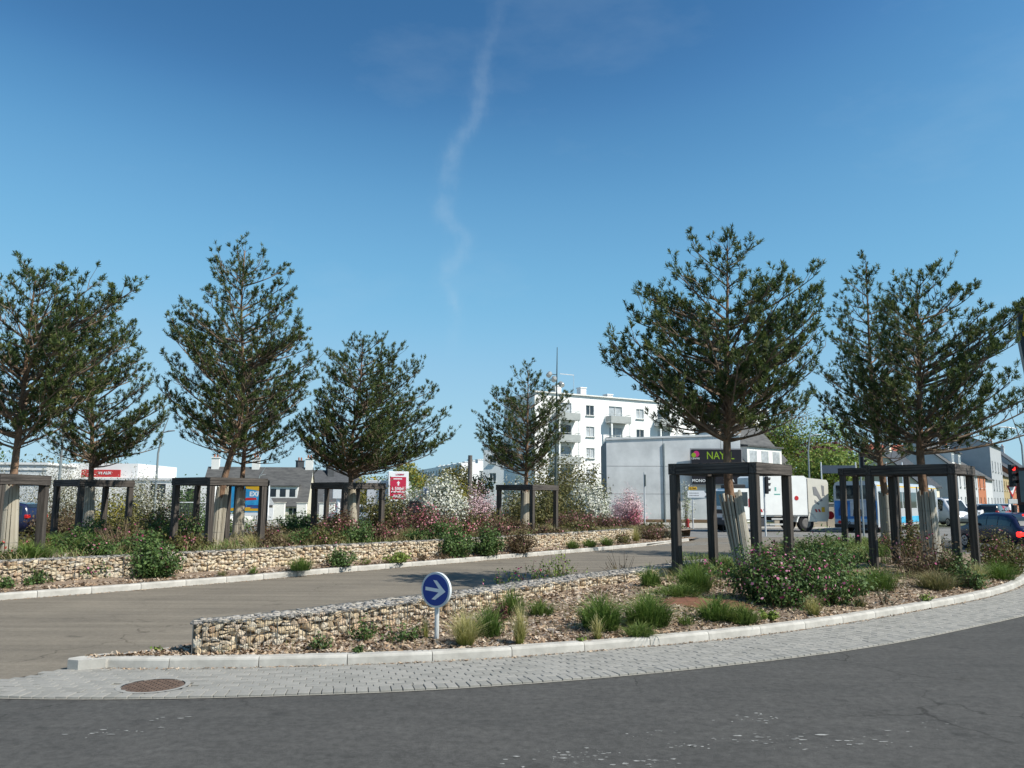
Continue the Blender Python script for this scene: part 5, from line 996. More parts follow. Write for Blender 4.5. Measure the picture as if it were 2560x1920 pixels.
b = MB(); b.box((-3.5, 0, 1.22), (.04, 1.6, .25), bev=.01); b.build('grille', M_blk, tk)
b = MB(); b.box((-3.2, -1.32, 2.0), (.14, .2, .5), bev=.03); b.build('mirror', M_blk, tk)
b = MB(); b.box((-2.4, 0, 2.75), (.9, 1.6, .24), bev=.05); b.build('roof_unit', M_blk, tk)
b = MB(); b.box((-1.72, -1.158, 1.75), (.14, .01, 1.3)); b.build('cab_stripe', M_blk, tk); b = MB(); b.box((-1.9, -1.16, 1.75), (.2, .012, .5)); b.build('red_flash', M_red, tk)
b = MB(); b.prism([(-1.45, .95), (1.95, .95), (1.95, 3.28), (1.75, 3.42), (-1.25, 3.42), (-1.45, 3.3)], -1.22, 1.22); bx_ = b.build('body_box', TW, tk)
b = MB(); b.prism([(1.97, .62), (3.28, .62), (3.4, .95), (3.42, 3.0), (3.32, 3.18), (1.97, 3.3)], -1.2, 1.2); hop = b.build('rear_hopper', paint('truck cream', (.66, .62, .53)), tk)
b = MB(); b.prism([(2.35, 2.75), (2.55, 2.75), (3.0, 1.9), (2.85, 1.85), (2.6, 2.2), (2.4, 2.25)], -1.215, -1.202); b.prism([(2.95, 2.85), (3.12, 2.8), (3.12, 2.25), (3.2, 2.2), (3.0, 2.2)], -1.215, -1.202); b.prism([(2.45, 1.95), (2.75, 1.72), (2.72, 1.62), (2.45, 1.8)], -1.215, -1.202); b.build('recess_shapes', mat('hopper grey', (.22, .22, .22), .6, .1, 6), hop)
b = MB(); b.box((3.0, -1.21, 1.35), (.22, .01, .3)); b.build('amber_panel', M_yel, hop)
for x0 in (-1.2, 2.5):
    b = MB()
    for k in range(2): b.prism([(x0 + k * .22, 1.2), (x0 + .1 + k * .22, 1.2), (x0 + .02 + k * .22, 1.38), (x0 - .08 + k * .22, 1.38)], -1.235, -1.222)
    b.build('hazard_stripes', M_red, tk)
b = MB(); b.box((1.96, -1.224, 2.1), (.05, .012, 2.3)); b.box((.25, -1.224, 1.0), (3.4, .012, .05)); b.box((-1.36, -1.224, 2.1), (.03, .012, 2.2)); b.build('body_seams', mat('truck seam grey', (.14, .14, .14), .6, .1, 6), tk)
b = MB(); disc(b, .14, -1.236, -1.222, 20, (1.2, 2.05)); b.build('red_emblem', M_red, tk)
b = MB(); b.box((-.2, -1.228, 2.6), (.1, .008, .22)); b.box((-.1, -1.228, 2.28), (.4, .008, .06)); b.build('green_emblem', mat('emblem teal', (.15, .42, .36), .5, .1, 6), tk)
b = MB(); b.box((-.05, 0, .78), (6.4, .9, .22)); b.build('chassis', M_blk, tk)
b = MB(); b.box((-1.2, -.9, .6), (.5, .5, .55), bev=.04); b.build('tank', mat('truck grey plastic', (.05, .05, .055)), tk)
b = MB(); b.box((.1, -1.15, .45), (1.5, .05, .1)); b.box((.1, -1.15, .78), (1.2, .05, .1)); b.build('side_guard', mat('guard alu', (.5, .5, .48), .5, .1, 6), tk)
for x0 in (-2.75, 1.85):
    for sy in (-1, 1):
        b = MB(); b.tube([(x0, sy * .85, .52), (x0, sy * .88, .52), (x0, sy * 1.12, .52), (x0, sy * 1.15, .52)], [.48, .52, .52, .48], 28); w_ = b.build('wheel', M_tyre, tk)
        b = MB(); b.tube([(x0, sy * 1.151, .52), (x0, sy * 1.17, .52)], [.3, .24], 22); b.build('rim', mat('truck rim', (.16, .15, .14), .6, .15, 8), w_)
b = MB(); P = [(1.85 + .62 * math.cos(a), .52 + .62 * math.sin(a)) for a in np.linspace(.1, math.pi - .1, 14)]; P2 = [(1.85 + .7 * math.cos(a), .52 + .7 * math.sin(a)) for a in np.linspace(math.pi - .1, .1, 14)]; b.prism(P + P2, -1.2, -.7); b.build('wheel_arch', TW, tk)
b = MB(); b.tube([(3.6, -1.0, 1.0), (3.6, -1.06, 1.0)], .25, 20); b.build('rear_marker', mat('marker red', (.62, .02, .03), .4, .05, 10), tk); b = MB(); b.tube([(3.3, -.95, 1.0), (3.62, -.98, 1.0)], .03, 6); b.tube([(3.42, -.9, .3), (3.42, -.9, 1.9)], .03, 6); b.build('marker_arm', M_blk, tk)
# ---- city bus (local: rear face at -y, side +x seen, length +y)
bs_ = thing('city_bus', (20.75, 50.0, .02), 'white and blue city bus seen from behind at right', 'bus', None, R(-38)); BL = 17.0
b = MB(); b.prism([(-1.25, .35), (1.25, .35), (1.27, 1.4), (1.25, 2.75), (1.15, 2.98), (.95, 3.08), (-.95, 3.08), (-1.15, 2.98), (-1.25, 2.75), (-1.27, 1.4)], 0, BL); b.build('body', paint('bus white', (.44, .46, .48)), bs_)
b = MB(); b.box((0, -.012, 2.42), (2.2, .02, .82), bev=.008); b.build('rear_window', M_cg, bs_)
b = MB(); b.box((0, -.012, 1.35), (2.44, .02, 1.1), bev=.008); b.build('rear_panel', mat('bus blue', (.02, .14, .42), .35, .35, 1.5, col2=(.05, .24, .6)), bs_)
b = MB(); b.prism([(-.3, .98), (.62, .98), (.62, 1.88), (-.3, 1.88)], -.03, -.024); b.build('advert_panel', mat('advert pale', (.42, .44, .47), .5, .2, 4), bs_)
b = MB(); b.tube([(.1, -.032, 1.62), (.1, -.036, 1.62)], .16, 16); b.prism([(-.16, .98), (.38, .98), (.34, 1.38), (.2, 1.45), (0, 1.45), (-.12, 1.38)], -.036, -.032); b.build('advert_figure', mat('advert dark', (.05, .045, .045), .5, .3, 6), bs_)
b = MB(); b.prism([(-1.0, 1.0), (-.5, 1.05), (-.42, 1.8), (-.85, 1.7), (-1.0, 1.35)], -.03, -.024); b.build('advert_shape', mat('advert navy', (.02, .05, .16), .4, .2, 4), bs_)
b = MB(); b.prism([(-1.2, .62), (1.2, .62), (1.2, .78), (.2, .86), (-1.2, .75)], -.03, -.024); b.build('wave_stripe', mat('bus pale blue', (.25, .42, .6), .4, .2, 3), bs_)
b = MB(); b.box((.15, -.03, .62), (.5, .02, .12)); b.build('number_plate', M_blk, bs_); lettering('70', .26, M_blk, bs_, (-.45, -.03, .58), bold=.004)
for x0 in (-1, 1):
    b = MB(); b.tube([(x0 * .95, -.03, .62), (x0 * .95, -.04, .62)], .1, 14); b.build('tail_lamp', M_tail, bs_)
b = MB(); b.box((0, -.04, .4), (2.5, .12, .2), bev=.02); b.build('bumper', M_blk, bs_)
for k in range(8):
    b = MB(); b.box((1.262, 1.2 + k * 2.0, 1.95), (.02, 1.8, 1.05), bev=.008); b.build('side_window', M_cg, bs_)
b = MB(); b.box((1.225, BL / 2, 2.78), (.03, BL - .4, .16)); b.build('yellow_stripe', mat('bus yellow', (.66, .42, .03), .4, .1, 4), bs_)
b = MB(); b.box((1.272, BL / 2 + 2, .7), (.02, BL - 5, .4)); b.build('blue_skirt', mat('bus cyan', (.05, .38, .62), .4, .2, 2), bs_)
for y0 in (2.6, 8.6, 14.4):
    wheel(bs_, 1.08, y0, .48, .48, .3, 1); wheel(bs_, -1.08, y0, .48, .48, .3, -1)
# ------------------------------------------------------------------ buildings
M_wg = glass(); M_fr = mat('white window frame', (.70, .70, .68), .6, .05, 10); M_curt = mat('pale curtain glass', (.40, .43, .45), .25, .3, 2, spec=.7)
M_slate = mat('slate roof', (.040, .044, .052), .7, .3, 1.2, col2=(.065, .07, .078), stretch=(1, 1, 4), bump=.3, bscale=14)
M_slate2 = mat('weathered slate roof', (.072, .073, .075), .75, .3, 1.2, col2=(.115, .114, .11), stretch=(1, 1, 4), bump=.3, bscale=14)
def wall(root, name, p0, p1, z0, z1, wins, mt, fr=None, depth=.16, top=None, sill=True):
    """wall panel from p0 to p1 (local xy) with real openings; outward is to the right of p0->p1; wins: (u0,u1,za,zb)"""
    p0, p1 = Vector((*p0, 0)), Vector((*p1, 0)); t = (p1 - p0); L = t.length; t /= L; n = Vector((t.y, -t.x, 0))
    us = sorted({0., L, *[w[0] for w in wins], *[w[1] for w in wins]}); zz = sorted({z0, z1, *[w[2] for w in wins], *[w[3] for w in wins]}); b = MB()
    P = lambda u, z, d=0.: p0 + t * u - n * d + Vector((0, 0, z))
    for ua, ub in zip(us[:-1], us[1:]):
        for za, zb in zip(zz[:-1], zz[1:]):
            if any(w[0] - 1e-6 <= ua and ub <= w[1] + 1e-6 and w[2] - 1e-6 <= za and zb <= w[3] + 1e-6 for w in wins): continue
            b.quad(P(ua, za), P(ub, za), P(ub, zb), P(ua, zb))
    for w in wins:
        u0, u1, za, zb = w[:4]; D = depth
        b.quad(P(u0, za), P(u1, za), P(u1, za, D), P(u0, za, D)); b.quad(P(u0, zb), P(u0, zb, D), P(u1, zb, D), P(u1, zb)); b.quad(P(u0, za), P(u0, za, D), P(u0, zb, D), P(u0, zb)); b.quad(P(u1, za), P(u1, zb), P(u1, zb, D), P(u1, za, D))
    me = bpy.data.meshes.new(name); me.from_pydata(b.v, [], b.f); meshobj(name, me, mt, root)
    rotm = Matrix((t, -n, Vector((0, 0, 1)))).transposed()
    for w in wins:
        u0, u1, za, zb = w[:4]; c = P((u0 + u1) / 2, (za + zb) / 2, depth - .05); W_, H_ = u1 - u0, zb - za; f = MB(); k = .07
        for dx in (-W_ / 2 + k / 2, 0, W_ / 2 - k / 2): f.box((dx, 0, 0), (k, .05, H_))
        for dz in (-H_ / 2 + k / 2, H_ / 2 - k / 2): f.box((0, .003, dz), (W_, .05, k))
        if sill and H_ < 1.8: f.box((0, -.17, -H_ / 2 - .03), (W_ + .16, .3, .06))
        fo = f.build('window', fr or M_fr, root); fo.matrix_local = Matrix.Translation(c) @ rotm.to_4x4()
        pn = MB(); pn.quad((-W_ / 2, 0, -H_ / 2), (W_ / 2, 0, -H_ / 2), (W_ / 2, 0, H_ / 2), (-W_ / 2, 0, H_ / 2)); po = pn.build('pane', M_curt if (len(w) > 4 and w[4]) else M_wg, fo); po.location = (0, .04, 0)
def gable_roof(root, W, Dp, eave, ridge, mt, over=.3, th=.14, x0=0.):
    b = MB(); s = (ridge - eave) / (Dp / 2); 
    for sg in (0, 1):
        y0, y1 = (-over, Dp / 2) if sg == 0 else (Dp + over, Dp / 2); za = eave - over * s
        P = [(x0 - .15, y0, za), (x0 + W + .15, y0, za), (x0 + W + .15, y1, ridge), (x0 - .15, y1, ridge)]; Q = [(p[0], p[1], p[2] + th) for p in P]
        b.add(P + Q, [(0, 1, 2, 3), (4, 7, 6, 5), (0, 4, 5, 1), (1, 5, 6, 2), (2, 6, 7, 3), (3, 7, 4, 0)])
    return b.build('roof', mt, root)
def gables(root, W, Dp, eave, ridge, mt, z0=0., x0=0.):
    for xx, nm in ((x0, 'wall'), (x0 + W, 'wall')):
        b = MB(); b.add([(xx, 0, z0), (xx, Dp, z0), (xx, Dp, eave), (xx, Dp / 2, ridge), (xx, 0, eave)], [(0, 1, 2, 3, 4)]); b.build(nm, mt, root)
def chimney(roof, x, y, z, w=.9, d=.6, h=1.2, mt=None, pots=2):
    b = MB(); b.box((x, y, z + h / 2 - .5), (w, d, h + 1)); b.box((x, y, z + h + .05), (w + .16, d + .16, .12)); b.build('chimney', mt or M_fr, roof)
    if pots:
        b = MB()
        for k in range(pots): b.tube([(x + (k - (pots - 1) / 2) * .35, y, z + h + .1), (x + (k - (pots - 1) / 2) * .35, y, z + h + .5)], [.12, .09], 8)
        b.build('chimney_pot', mat('terracotta', (.32, .11, .05), .8, .15, 8), roof)
def house(label, x, y, rz, W, Dp, eave, ridge, wm, rm, wins, z0=0., chim=((.1, .5),), dorm=(), gwins=(), fr=None, cmt=None, base=None):
    r = thing('house', (x, y, z0), label, 'house', None, rz)
    wall(r, 'wall', (0, 0), (W, 0), 0, eave, wins, wm, fr); gables(r, W, Dp, eave, ridge, wm)
    b = MB(); b.quad((0, Dp, 0), (0, Dp, eave), (W, Dp, eave), (W, Dp, 0)); b.build('wall', wm, r)
    rf = gable_roof(r, W, Dp, eave, ridge, rm)
    for cx, cy in chim: chimney(rf, cx * W, cy * Dp, eave + (ridge - eave) * (1 - abs(cy - .5) * 2), mt=cmt or wm)
    for (dx, dw, dz, dh, dm) in dorm:    # dormer: centre, width, floor z, height
        yy = (dz - eave) / ((ridge - eave) / (Dp / 2)); d = MB(); d.box((dx, yy + 1.2, dz + dh / 2), (dw, 2.4, dh)); do = d.build('dormer', dm, rf)
        d = MB(); d.add([(dx - dw / 2 - .15, yy - .2, dz + dh + .004), (dx + dw / 2 + .15, yy - .2, dz + dh + .004), (dx + dw / 2 + .15, yy + 2.6, dz + dh + .35), (dx - dw / 2 - .15, yy + 2.6, dz + dh + .35), (dx - dw / 2 - .15, yy - .2, dz + dh + .14), (dx + dw / 2 + .15, yy - .2, dz + dh + .14), (dx + dw / 2 + .15, yy + 2.6, dz + dh + .49), (dx - dw / 2 - .15, yy + 2.6, dz + dh + .49)], [(0, 1, 2, 3), (4, 5, 6, 7), (0, 1, 5, 4), (1, 2, 6, 5), (2, 3, 7, 6), (3, 0, 4, 7)]); d.build('dormer_roof', rm, do)
        k = max(1, round(dw / 1.0)) if dw < 5 else 3
        for q in range(k):
            d = MB(); cx = dx - dw / 2 + dw * (q + .5) / k; d.box((cx, yy - .012, dz + dh * .5), (dw / k * .6, .02, dh * .62)); d.build('dormer_window', M_wg if dw < 5 else M_curt, do)
    return r
def grid(W, n, z0, z1, w, m0=None):
    return [((i + .5) * W / n - w / 2, (i + .5) * W / n + w / 2, z0, z1) for i in range(n)]
M_aw = mat('white apartment render', (.86, .86, .84), .85, .04, .4)
# ---- white apartment block: front runs away to the right
AL = 41.0; ap = thing('apartment_block', (2.8, 100, 0), 'long white five storey apartment block with grey balconies', 'building', None, math.atan2(.514, .857))
wins = []; BAL = [4.4, 12.5, 20.7, 28.8, 37.0]; WIN = [8.4, 16.6, 24.7, 32.9]
for k in range(5):
    zf = .9 + 2.72 * k
    for i, u in enumerate(WIN): wins.append((u - .65, u + .65, zf + .75, zf + 2.05, (i + k) % 4 != 0))
    for i, u in enumerate(BAL): wins.append((u - 1.1, u + 1.1, zf + .05, zf + 2.15, (i + k) % 3 != 0))
wall(ap, 'wall', (0, 0), (AL, 0), 0, 15.0, wins, M_aw, sill=True)
for p0, p1 in (((0, 7.4), (0, 0)), ((AL, 0), (AL, 7.4)), ((AL, 7.4), (0, 7.4))): wall(ap, 'wall', p0, p1, 0, 15.0, [], M_aw)
b = MB(); b.box((AL / 2, 3.7, 14.8), (AL - .1, 7.3, .2)); rf = b.build('roof', mat('flat roof', (.3, .3, .3), .9, .1, 2), ap)
b = MB(); b.box((AL / 2, -.06, 15.06), (AL + .3, .4, .16)); b.build('parapet', mat('parapet cream', (.72, .71, .67), .85, .05, 2), ap)
for u in (5.6, 9.6, 14.0, 23, 31): chimney(rf, u, 3.5, 15.0, .9, .9, 1.5 if u < 12 else .9, M_aw, 0); 
for u in (8.0, 13.5): b = MB(); b.box((u, 3, 15.3), (1.2, .8, .5)); b.build('vent', M_slate2, rf)
b = MB(); b.tube([(8.0, 3, 15), (8.0, 3, 18.2)], .03, 5); b.box((6.9, 3, 18.1), (2.2, .05, .1)); b.build('antenna', M_met, rf)
M_balc = mat('balcony panel grey', (.36, .38, .37), .6, .08, 3)
for k in range(1, 5):
    zf = .9 + 2.72 * k
    for u in BAL:
        b = MB(); b.box((u, -.6, zf - .05), (3.3, 1.18, .14)); bo = b.build('balcony', M_balc, ap)
        b = MB(); b.box((u, -1.17, zf + .42), (3.3, .05, .75)); b.box((u - 1.63, -.6, zf + .42), (.05, 1.1, .75)); b.box((u + 1.63, -.6, zf + .42), (.05, 1.1, .75)); b.build('balcony_panel', M_balc, bo)
        b = MB(); b.tube([(u - 1.63, -.02, zf + 1.0), (u - 1.63, -1.17, zf + 1.0), (u + 1.63, -1.17, zf + 1.0), (u + 1.63, -.02, zf + 1.0)], .03, 5); b.build('handrail', M_gal, bo)
        if k < 4:
            b = MB()
            for sx in (-1.45, 1.45): b.box((u + sx, -1.05, zf + 1.7), (.18, .1, 1.9))
            b.build('balcony_post', M_aw, bo)
pb_ = thing('apartment_block', (-4.4, 128, 0), 'pale lower apartment block glimpsed behind the smallest pine', 'building', None, R(-12)); wall(pb_, 'wall', (0, 0), (9, 0), 0, 10.2, grid(9, 3, 7.4, 8.7, 1.1) + grid(9, 3, 4.6, 5.9, 1.1), mat('distant pale render', (.84, .85, .84), .9, .05, .4)); wall(pb_, 'wall', (9, 0), (9, 10), 0, 10.2, [], M_aw); wall(pb_, 'wall', (0, 10), (0, 0), 0, 10.2, [], M_aw)
b = MB(); b.box((4.5, 5, 10.2), (9.3, 10.3, .2)); b.build('roof', M_slate2, pb_)
# ---- far apartments with a shaded front
fa = thing('apartment_block', (-21.2, 190, 0), 'distant apartment block with its shaded windowed side toward the poster', 'building', None, math.atan2(150 - 190, 12.0)); FL = math.hypot(12, 40)
wins = [((i + .5) * FL / 14 - .7, (i + .5) * FL / 14 + .7, z, z + 1.3, i % 3 == 0) for i in range(14) for z in (1.2, 3.9, 6.4)]
M_fa = mat('distant pale render', (.84, .85, .84), .9, .05, .4)
wall(fa, 'wall', (0, 0), (FL, 0), 0, 8.4, wins, M_fa)
wall(fa, 'wall', (FL, 0), (FL, 9), 0, 8.4, [(3.4, 4.8, 5.9, 7.0, 1), (3.4, 4.8, 3.2, 4.3, 0)], M_aw); wall(fa, 'wall', (FL, 9), (0, 9), 0, 8.4, [], M_fa)
b = MB(); b.box((FL / 2, 4.5, 8.3), (FL - .1, 8.9, .2)); rf = b.build('roof', M_slate2, fa)
for i in range(8): chimney(rf, 3 + i * 5.2, 4, 8.3, 2.0, 1.0, .8, M_aw, 0)
# ---- grey hall
hl = thing('concrete_hall', (8.3, 72, 0), 'grey concrete hall with a gently arched top behind the pink blossom', 'building', None, R(-3)); HW = 11.6
M_hall = mat('raw grey concrete', (.52, .535, .54), .85, .16, .5, col2=(.68, .69, .69), bump=.1, bscale=20, detail=7)
topz = lambda u: 7.1 + .035 * u
for ua, ub in ((0, 4.9), (4.93, 9.9), (9.93, HW)):
    for za, zb in ((0, 2.4), (2.43, 4.8), (4.83, None)):
        P = [(ua, za), (ub, za)] + ([(ub, zb), (ua, zb)] if zb else [(u, topz(u)) for u in np.linspace(ub, ua, 8)]); b = MB(); b.prism(P, 0, .3); b.build('wall_panel', M_hall, hl)
b = MB(); b.prism([(.02, 0), (HW - .02, 0)] + [(u, topz(u) - .03) for u in np.linspace(HW - .02, .02, 12)], .28, 9); b.build('wall', mat('hall core concrete', (.22, .23, .24), .9, .1, 1), hl)
b = MB(); b.prism([(u, topz(u) + .002) for u in np.linspace(-.05, HW + .05, 14)] + [(u, topz(u) + .16) for u in np.linspace(HW + .05, -.05, 14)], -.1, .4); b.build('roof_edge', M_hall, hl)
b = MB(); b.box((HW / 2, -.03, .12), (HW, .06, .26)); b.build('plinth', mat('rusty plinth', (.20, .13, .08), .9, .2, 2), hl)
b = MB(); b.box((5.0, -.08, 3.4), (.1, .1, 6.8)); b.build('downpipe', M_gal, hl)
# ---- low white commercial building on the left
cm = thing('shop_building', (-33.5, 62, 0), 'low white flat shop building behind the left timber frames', 'building', None, R(2)); CW = 10.6
wins = [(6.3, 7.45, .25, 2.95), (9.0, 10.0, .25, 2.6)]
M_sh = mat('white cladding', (.70, .70, .68), .7, .05, .6)
wall(cm, 'wall', (0, 0), (CW, 0), 0, 3.25, wins, M_sh, mat('dark frame', (.04, .03, .04), .5, .1, 6), .1, sill=False)
for p0, p1 in (((0, 14), (0, 0)), ((CW, 0), (CW, 14)), ((CW, 14), (0, 14))): wall(cm, 'wall', p0, p1, 0, 3.25, [], M_sh)
b = MB(); b.box((CW / 2, 7, 3.3), (CW + .2, 14.2, .16)); b.build('roof', mat('cladding trim', (.6, .6, .6), .6, .05, 3), cm)
b = MB(); b.box((2.3, 5.0, 3.95), (5.2, 8, 1.1)); b.build('upper_block', M_sh, cm)
b = MB(); b.box((2.5, .2, 3.72), (2.9, .12, .55), bev=.02); sg = b.build('sign_panel', mat('shop sign red', (.45, .035, .035), .5, .05, 5), cm); lettering('Vd ALIX', .28, M_sw, cm, (2.8, .12, 3.74), bold=.008)
fb = thing('shop_building', (-41, 58, 0), 'pale ribbed flat building behind the left edge pine', 'building', None, R(4)); M_rib = mat('ribbed cladding', (.50, .52, .52), .6, .08, 2)
b = MB(); b.box((4, 6, 2.1), (8, 12, 4.2)); b.build('wall', M_rib, fb)
for z in (2.9, 3.4, 3.9):
    b = MB(); b.box((4, -.03, z), (8.1, .08, .16)); b.build('band', M_fr, fb)
b = MB(); b.box((4, 6, 4.28), (8.3, 12.3, .16)); b.build('roof', M_fr, fb)
b = MB(); b.box((3.0, -.02, 1.2), (4.5, .06, 1.9)); b.build('shop_window', M_wg, fb)
# ---- slate houses at the left (ground falls away there)
M_cream = mat('cream render', (.66, .62, .50), .85, .06, 1); M_whr = mat('white house render', (.74, .74, .71), .85, .05, 1); M_slh = mat('slate hung wall', (.05, .055, .062), .75, .25, 3)
house('cream house with slate roof and a white dormer of four windows', -37.0, 98, R(6), 12.5, 8, 4.6, 9.0, M_cream, M_slate2, grid(12.5, 4, .9, 2.2, 1.1) + grid(12.5, 4, 3.0, 4.2, 1.1), -3.4, ((.06, .5), (.45, .5), (.97, .5)), ((9.6, 3.4, 5.2, 1.5, M_fr),), cmt=M_whr)
house('dark slate clad house with two stepped chimneys', -25.3, 104, R(38), 9.0, 9, 3.6, 8.9, M_slh, M_slate, grid(9, 2, 1.2, 2.4, 1.0), -3.4, ((.05, .5), (.5, .45)), cmt=M_slh)
house('small slate roofed house right of the dark clad house', -22.0, 118, R(10), 8.0, 8, 4.0, 7.0, M_cream, M_slate2, grid(8, 3, 1.5, 2.8, 1.0), -3.4, ((.9, .5),))
# ---- white house behind the truck
house('white gabled house with slate roof and wide white dormer behind the truck', 21.0, 74, R(40), 7.9, 8.0, 4.9, 9.2, M_whr, M_slate2, grid(7.9, 3, .9, 2.2, 1.1) + grid(7.9, 3, 3.2, 4.4, 1.0), 0, ((.05, .5),), ((3.3, 5.6, 5.0, 1.75, M_whr),), cmt=M_cream)
# ---- street row on the right
def rowp(y): return 61 + .74 * (y - 108), y
rz_ = math.atan2(.804, .595)
M_or = mat('orange render', (.40, .15, .075), .85, .08, 1); M_gr = mat('grey blue render', (.36, .38, .40), .85, .06, 1); M_ye = mat('ochre render', (.36, .28, .15), .85, .08, 1); M_lg = mat('pale grey render', (.50, .51, .52), .85, .06, 1); M_br = mat('brick red', (.25, .07, .045), .85, .2, 3)
ROW = [(95, 16, 5.4, 9.2, M_lg, 5, 'pale grey terraced house with two dormers nearest in the right street', ((5, 1.8, 6.3, 1.5, M_whr), (10, 1.8, 6.3, 1.5, M_whr))), (108, 7.4, 5.4, 8.4, M_or, 2, 'orange terraced house in the right street', ()), (114, 7.4, 5.0, 8.0, M_lg, 2, 'low grey terraced house right of the orange one', ()), (120, 13.6, 10.2, 12.0, M_gr, 4, 'tall grey three storey house in the right street', ()), (131, 12.2, 6.0, 9.4, M_ye, 4, 'ochre terraced house right of the tall grey one', ()), (141, 15, 7.0, 10.5, M_or, 4, 'far orange terraced house near the red traffic light', ()), (154, 20, 8.0, 12, M_lg, 5, 'last grey house of the right street', ())]
for (y, L, ev, rd, wm, nw, lb, dm) in ROW:
    x, y = rowp(y); fl = max(2, int(ev / 2.7)); wn_ = [w for k in range(fl) for w in grid(L, nw, .9 + k * 2.7, .9 + k * 2.7 + 1.5, .9) if .9 + k * 2.7 + 1.5 < ev - .2]
    house(lb, x, y, rz_, L - .04, 9, ev, rd, wm, M_slate if ev > 6 else M_slate2, wn_, 0, ((.02, .5), (.97, .5)), dm, cmt=M_lg)
house('cream house with a dark slate roof left of the street row', 41.5, 84, rz_, 11, 8, 3.6, 7.4, M_cream, M_slate, grid(11, 3, .9, 2.2, 1.0), 0, ((.5, .5),))
house('brick red house behind the right pines', 55.5, 122, R(10), 10, 9, 7.5, 10.4, M_br, M_br, grid(10, 3, 5, 6.3, 1.0), 0, ((.9, .5),))
nb2 = thing('notice_board', (23.35, 37.0, 0), 'brown framed panel at the right edge', 'board', None, R(-30)); b = MB(); b.box((0, 0, 2.6), (1.3, .12, 1.7)); b.build('frame', mat('brown frame', (.10, .04, .03), .6, .1, 4), nb2); b = MB(); b.box((0, -.065, 2.6), (1.0, .02, 1.4)); b.build('panel', mat('panel grey green', (.16, .19, .18), .5, .2, 2), nb2); b = MB(); b.box((0, 0, .9), (1.2, .3, 1.75)); b.build('base', M_blk, nb2)
# low walls by the bus
gw = thing('garden_wall', (22.2, 60.5, 0), 'low beige wall between the truck and the bus', 'wall', None, R(-6)); b = MB(); b.box((0, 0, .85), (6, .25, 1.7), bev=.02); b.build('wall', mat('beige render', (.46, .40, .31), .9, .08, 1), gw); b = MB(); b.box((0, 0, 1.74), (6.1, .4, .09)); b.build('coping', M_kerb, gw)
for i, (x, w) in enumerate([(24.6, 2.6), (28.8, 1.2)]):
    sb_ = thing('street_panel', (x, 62, 0), ['dark blue street panel on white posts above the hedge', 'small panel behind the right timber frame'][i], 'sign'); b = MB(); b.box((0, 0, 4.25), (w, .08, .6)); b.build('plate', mat('panel slate blue', (.05, .07, .10), .5, .1, 5), sb_)
    for sx in (-1, 1): b = MB(); b.tube([(sx * w / 2, 0, 0), (sx * w / 2, 0, 4.8)], .05, 8); b.build('post', M_sw, sb_)
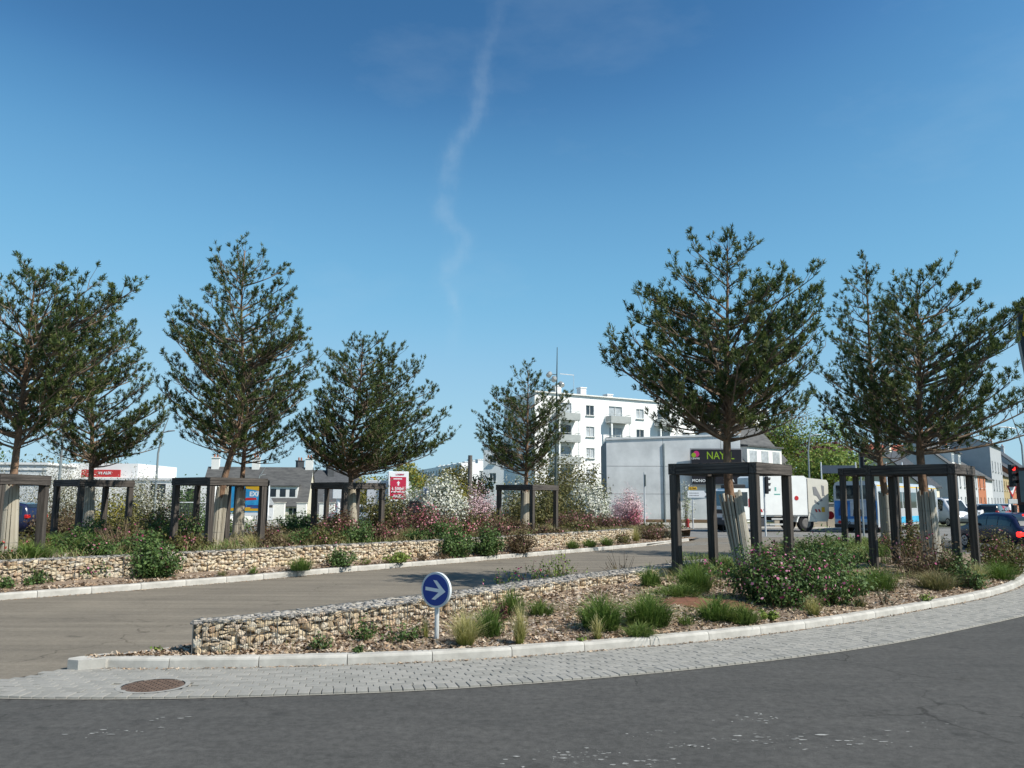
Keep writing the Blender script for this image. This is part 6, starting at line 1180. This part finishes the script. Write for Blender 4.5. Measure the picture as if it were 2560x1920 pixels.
# ------------------------------------------------------------------ background trees
def tree(label, x, y, w, h, leaf, nl, ls, seed, z=0., bare=False, stems=70, base=.25):
    rs = np.random.default_rng(seed); root = thing('broadleaf_tree', (x, y, z), label, 'tree', 'background trees'); tb = MB(); tb.tube([(0, 0, -.2), (.1, 0, h * .3), (0, .1, h * .6)], [.05 * h ** .8, .035 * h ** .8, .015 * h ** .8], 8); tb.build('trunk', M_bark, root)
    bl_ = [(rs.normal(0, .22) * w, rs.normal(0, .22) * w, h * (base + (1 - base) * rs.uniform(.25, .9)), rs.uniform(.18, .34) * w) for _ in range(16)]; br = MB(); P = []
    for (bx0, by0, bz0, br0) in bl_:
        br.tube([(0, 0, h * .3), (bx0 * .5, by0 * .5, bz0 * .75), (bx0, by0, bz0)], [.02 * h ** .7, .012 * h ** .7, .006 * h ** .7], 5, cap=False)
        for _ in range(stems // 12): d = rs.normal(0, 1, 3); d /= np.linalg.norm(d); d[2] = abs(d[2]) * .8 + .1; br.tube([(bx0, by0, bz0), (bx0 + d[0] * br0, by0 + d[1] * br0, bz0 + d[2] * br0)], [.012 * h ** .5, .004 * h ** .5], 3, cap=False)
        n = nl // 16; d = rs.normal(0, 1, (n, 3)); d /= np.linalg.norm(d, axis=1, keepdims=True); q = np.array([bx0, by0, bz0]) + d * (br0 * rs.uniform(.3, 1.08, n) ** .5)[:, None] * np.array([1, 1, .8]); P.append(np.concatenate([q, d], 1))
    br.build('branches', M_stem, root); P = np.concatenate(P); P[:, 2] = np.minimum(P[:, 2], h * 1.03); P[:, 2] = np.maximum(P[:, 2], h * base * .5)
    V, F = quads(P[:, :3], P[:, 3:] + rs.normal(0, .5, (len(P), 3)), ls * rs.uniform(.6, 1.3, len(P)), .7, rs); meshobj('crown', np_mesh('crown', V, F, np.repeat(rs.beta(2, 2, len(P)), 4)), leafmat(leaf), root); return root
tree('yellow green tree above the truck', 25.5, 91, 9.5, 11.5, 'yellow', 9000, .14, 201, base=.1)
tree('fresh green tree right of the yellow green one', 29.5, 87, 9, 10, 'fresh', 9000, .13, 202, base=.1)
tree('mid green tree between the truck and the bus', 28.0, 74, 6.0, 6.8, 'fresh', 7500, .13, 203, base=.08)
tree('thin spring tree behind the green ones', 26.0, 90, 8, 12, 'grey', 2600, .12, 204)
tree('second thin spring tree behind the bus', 30.0, 92, 8, 11.5, 'grey', 2400, .12, 205)
tree('dark red leaved tree behind the right frames', 31.0, 82, 7, 7.4, 'plum', 5200, .14, 206, base=.15)
for i, (x, y, w, h) in enumerate([(20.9, 62.5, 2.6, 4.2), (23.2, 63.2, 3.2, 4.0), (26.0, 64, 3.2, 3.9)]):
    bush(['dark clipped hedge left part between truck and bus', 'dark clipped hedge middle part between truck and bus', 'dark clipped hedge right part behind the bus'][i], x, y, w, h, 'hedge', 5200, .08, 210 + i, name='hedge', d=1.8, stems=60)
for i, (x, y, w, h, lf) in enumerate([(-31, 76, 4, 5.2, 'olive'), (-27.5, 80, 3, 5.0, 'hedge'), (-16, 96, 6, 6.5, 'yellow'), (-11, 92, 6, 5.5, 'yellow'), (-6, 104, 6, 6, 'olive'), (-44, 84, 9, 8, 'olive'), (-56, 80, 10, 9, 'green'), (-17, 150, 12, 9, 'olive'), (44, 150, 14, 11, 'olive'), (-62, 70, 9, 8, 'hedge')]):
    tree(['tree behind the low white building', 'conifer like tree behind the white fence', 'yellow green tree seen through the frame left of the poster', 'second yellow green tree seen through that frame', 'olive tree behind the red poster', 'tree behind the left edge pine', 'far tree at the left edge', 'distant tree line clump left of the far apartments', 'distant trees behind the right pines', 'outer tree beyond the left edge'][i], x, y, w, h, lf, 3600, .16, 220 + i, z=-2 if y > 64 and x < -14 else 0, base=.12)
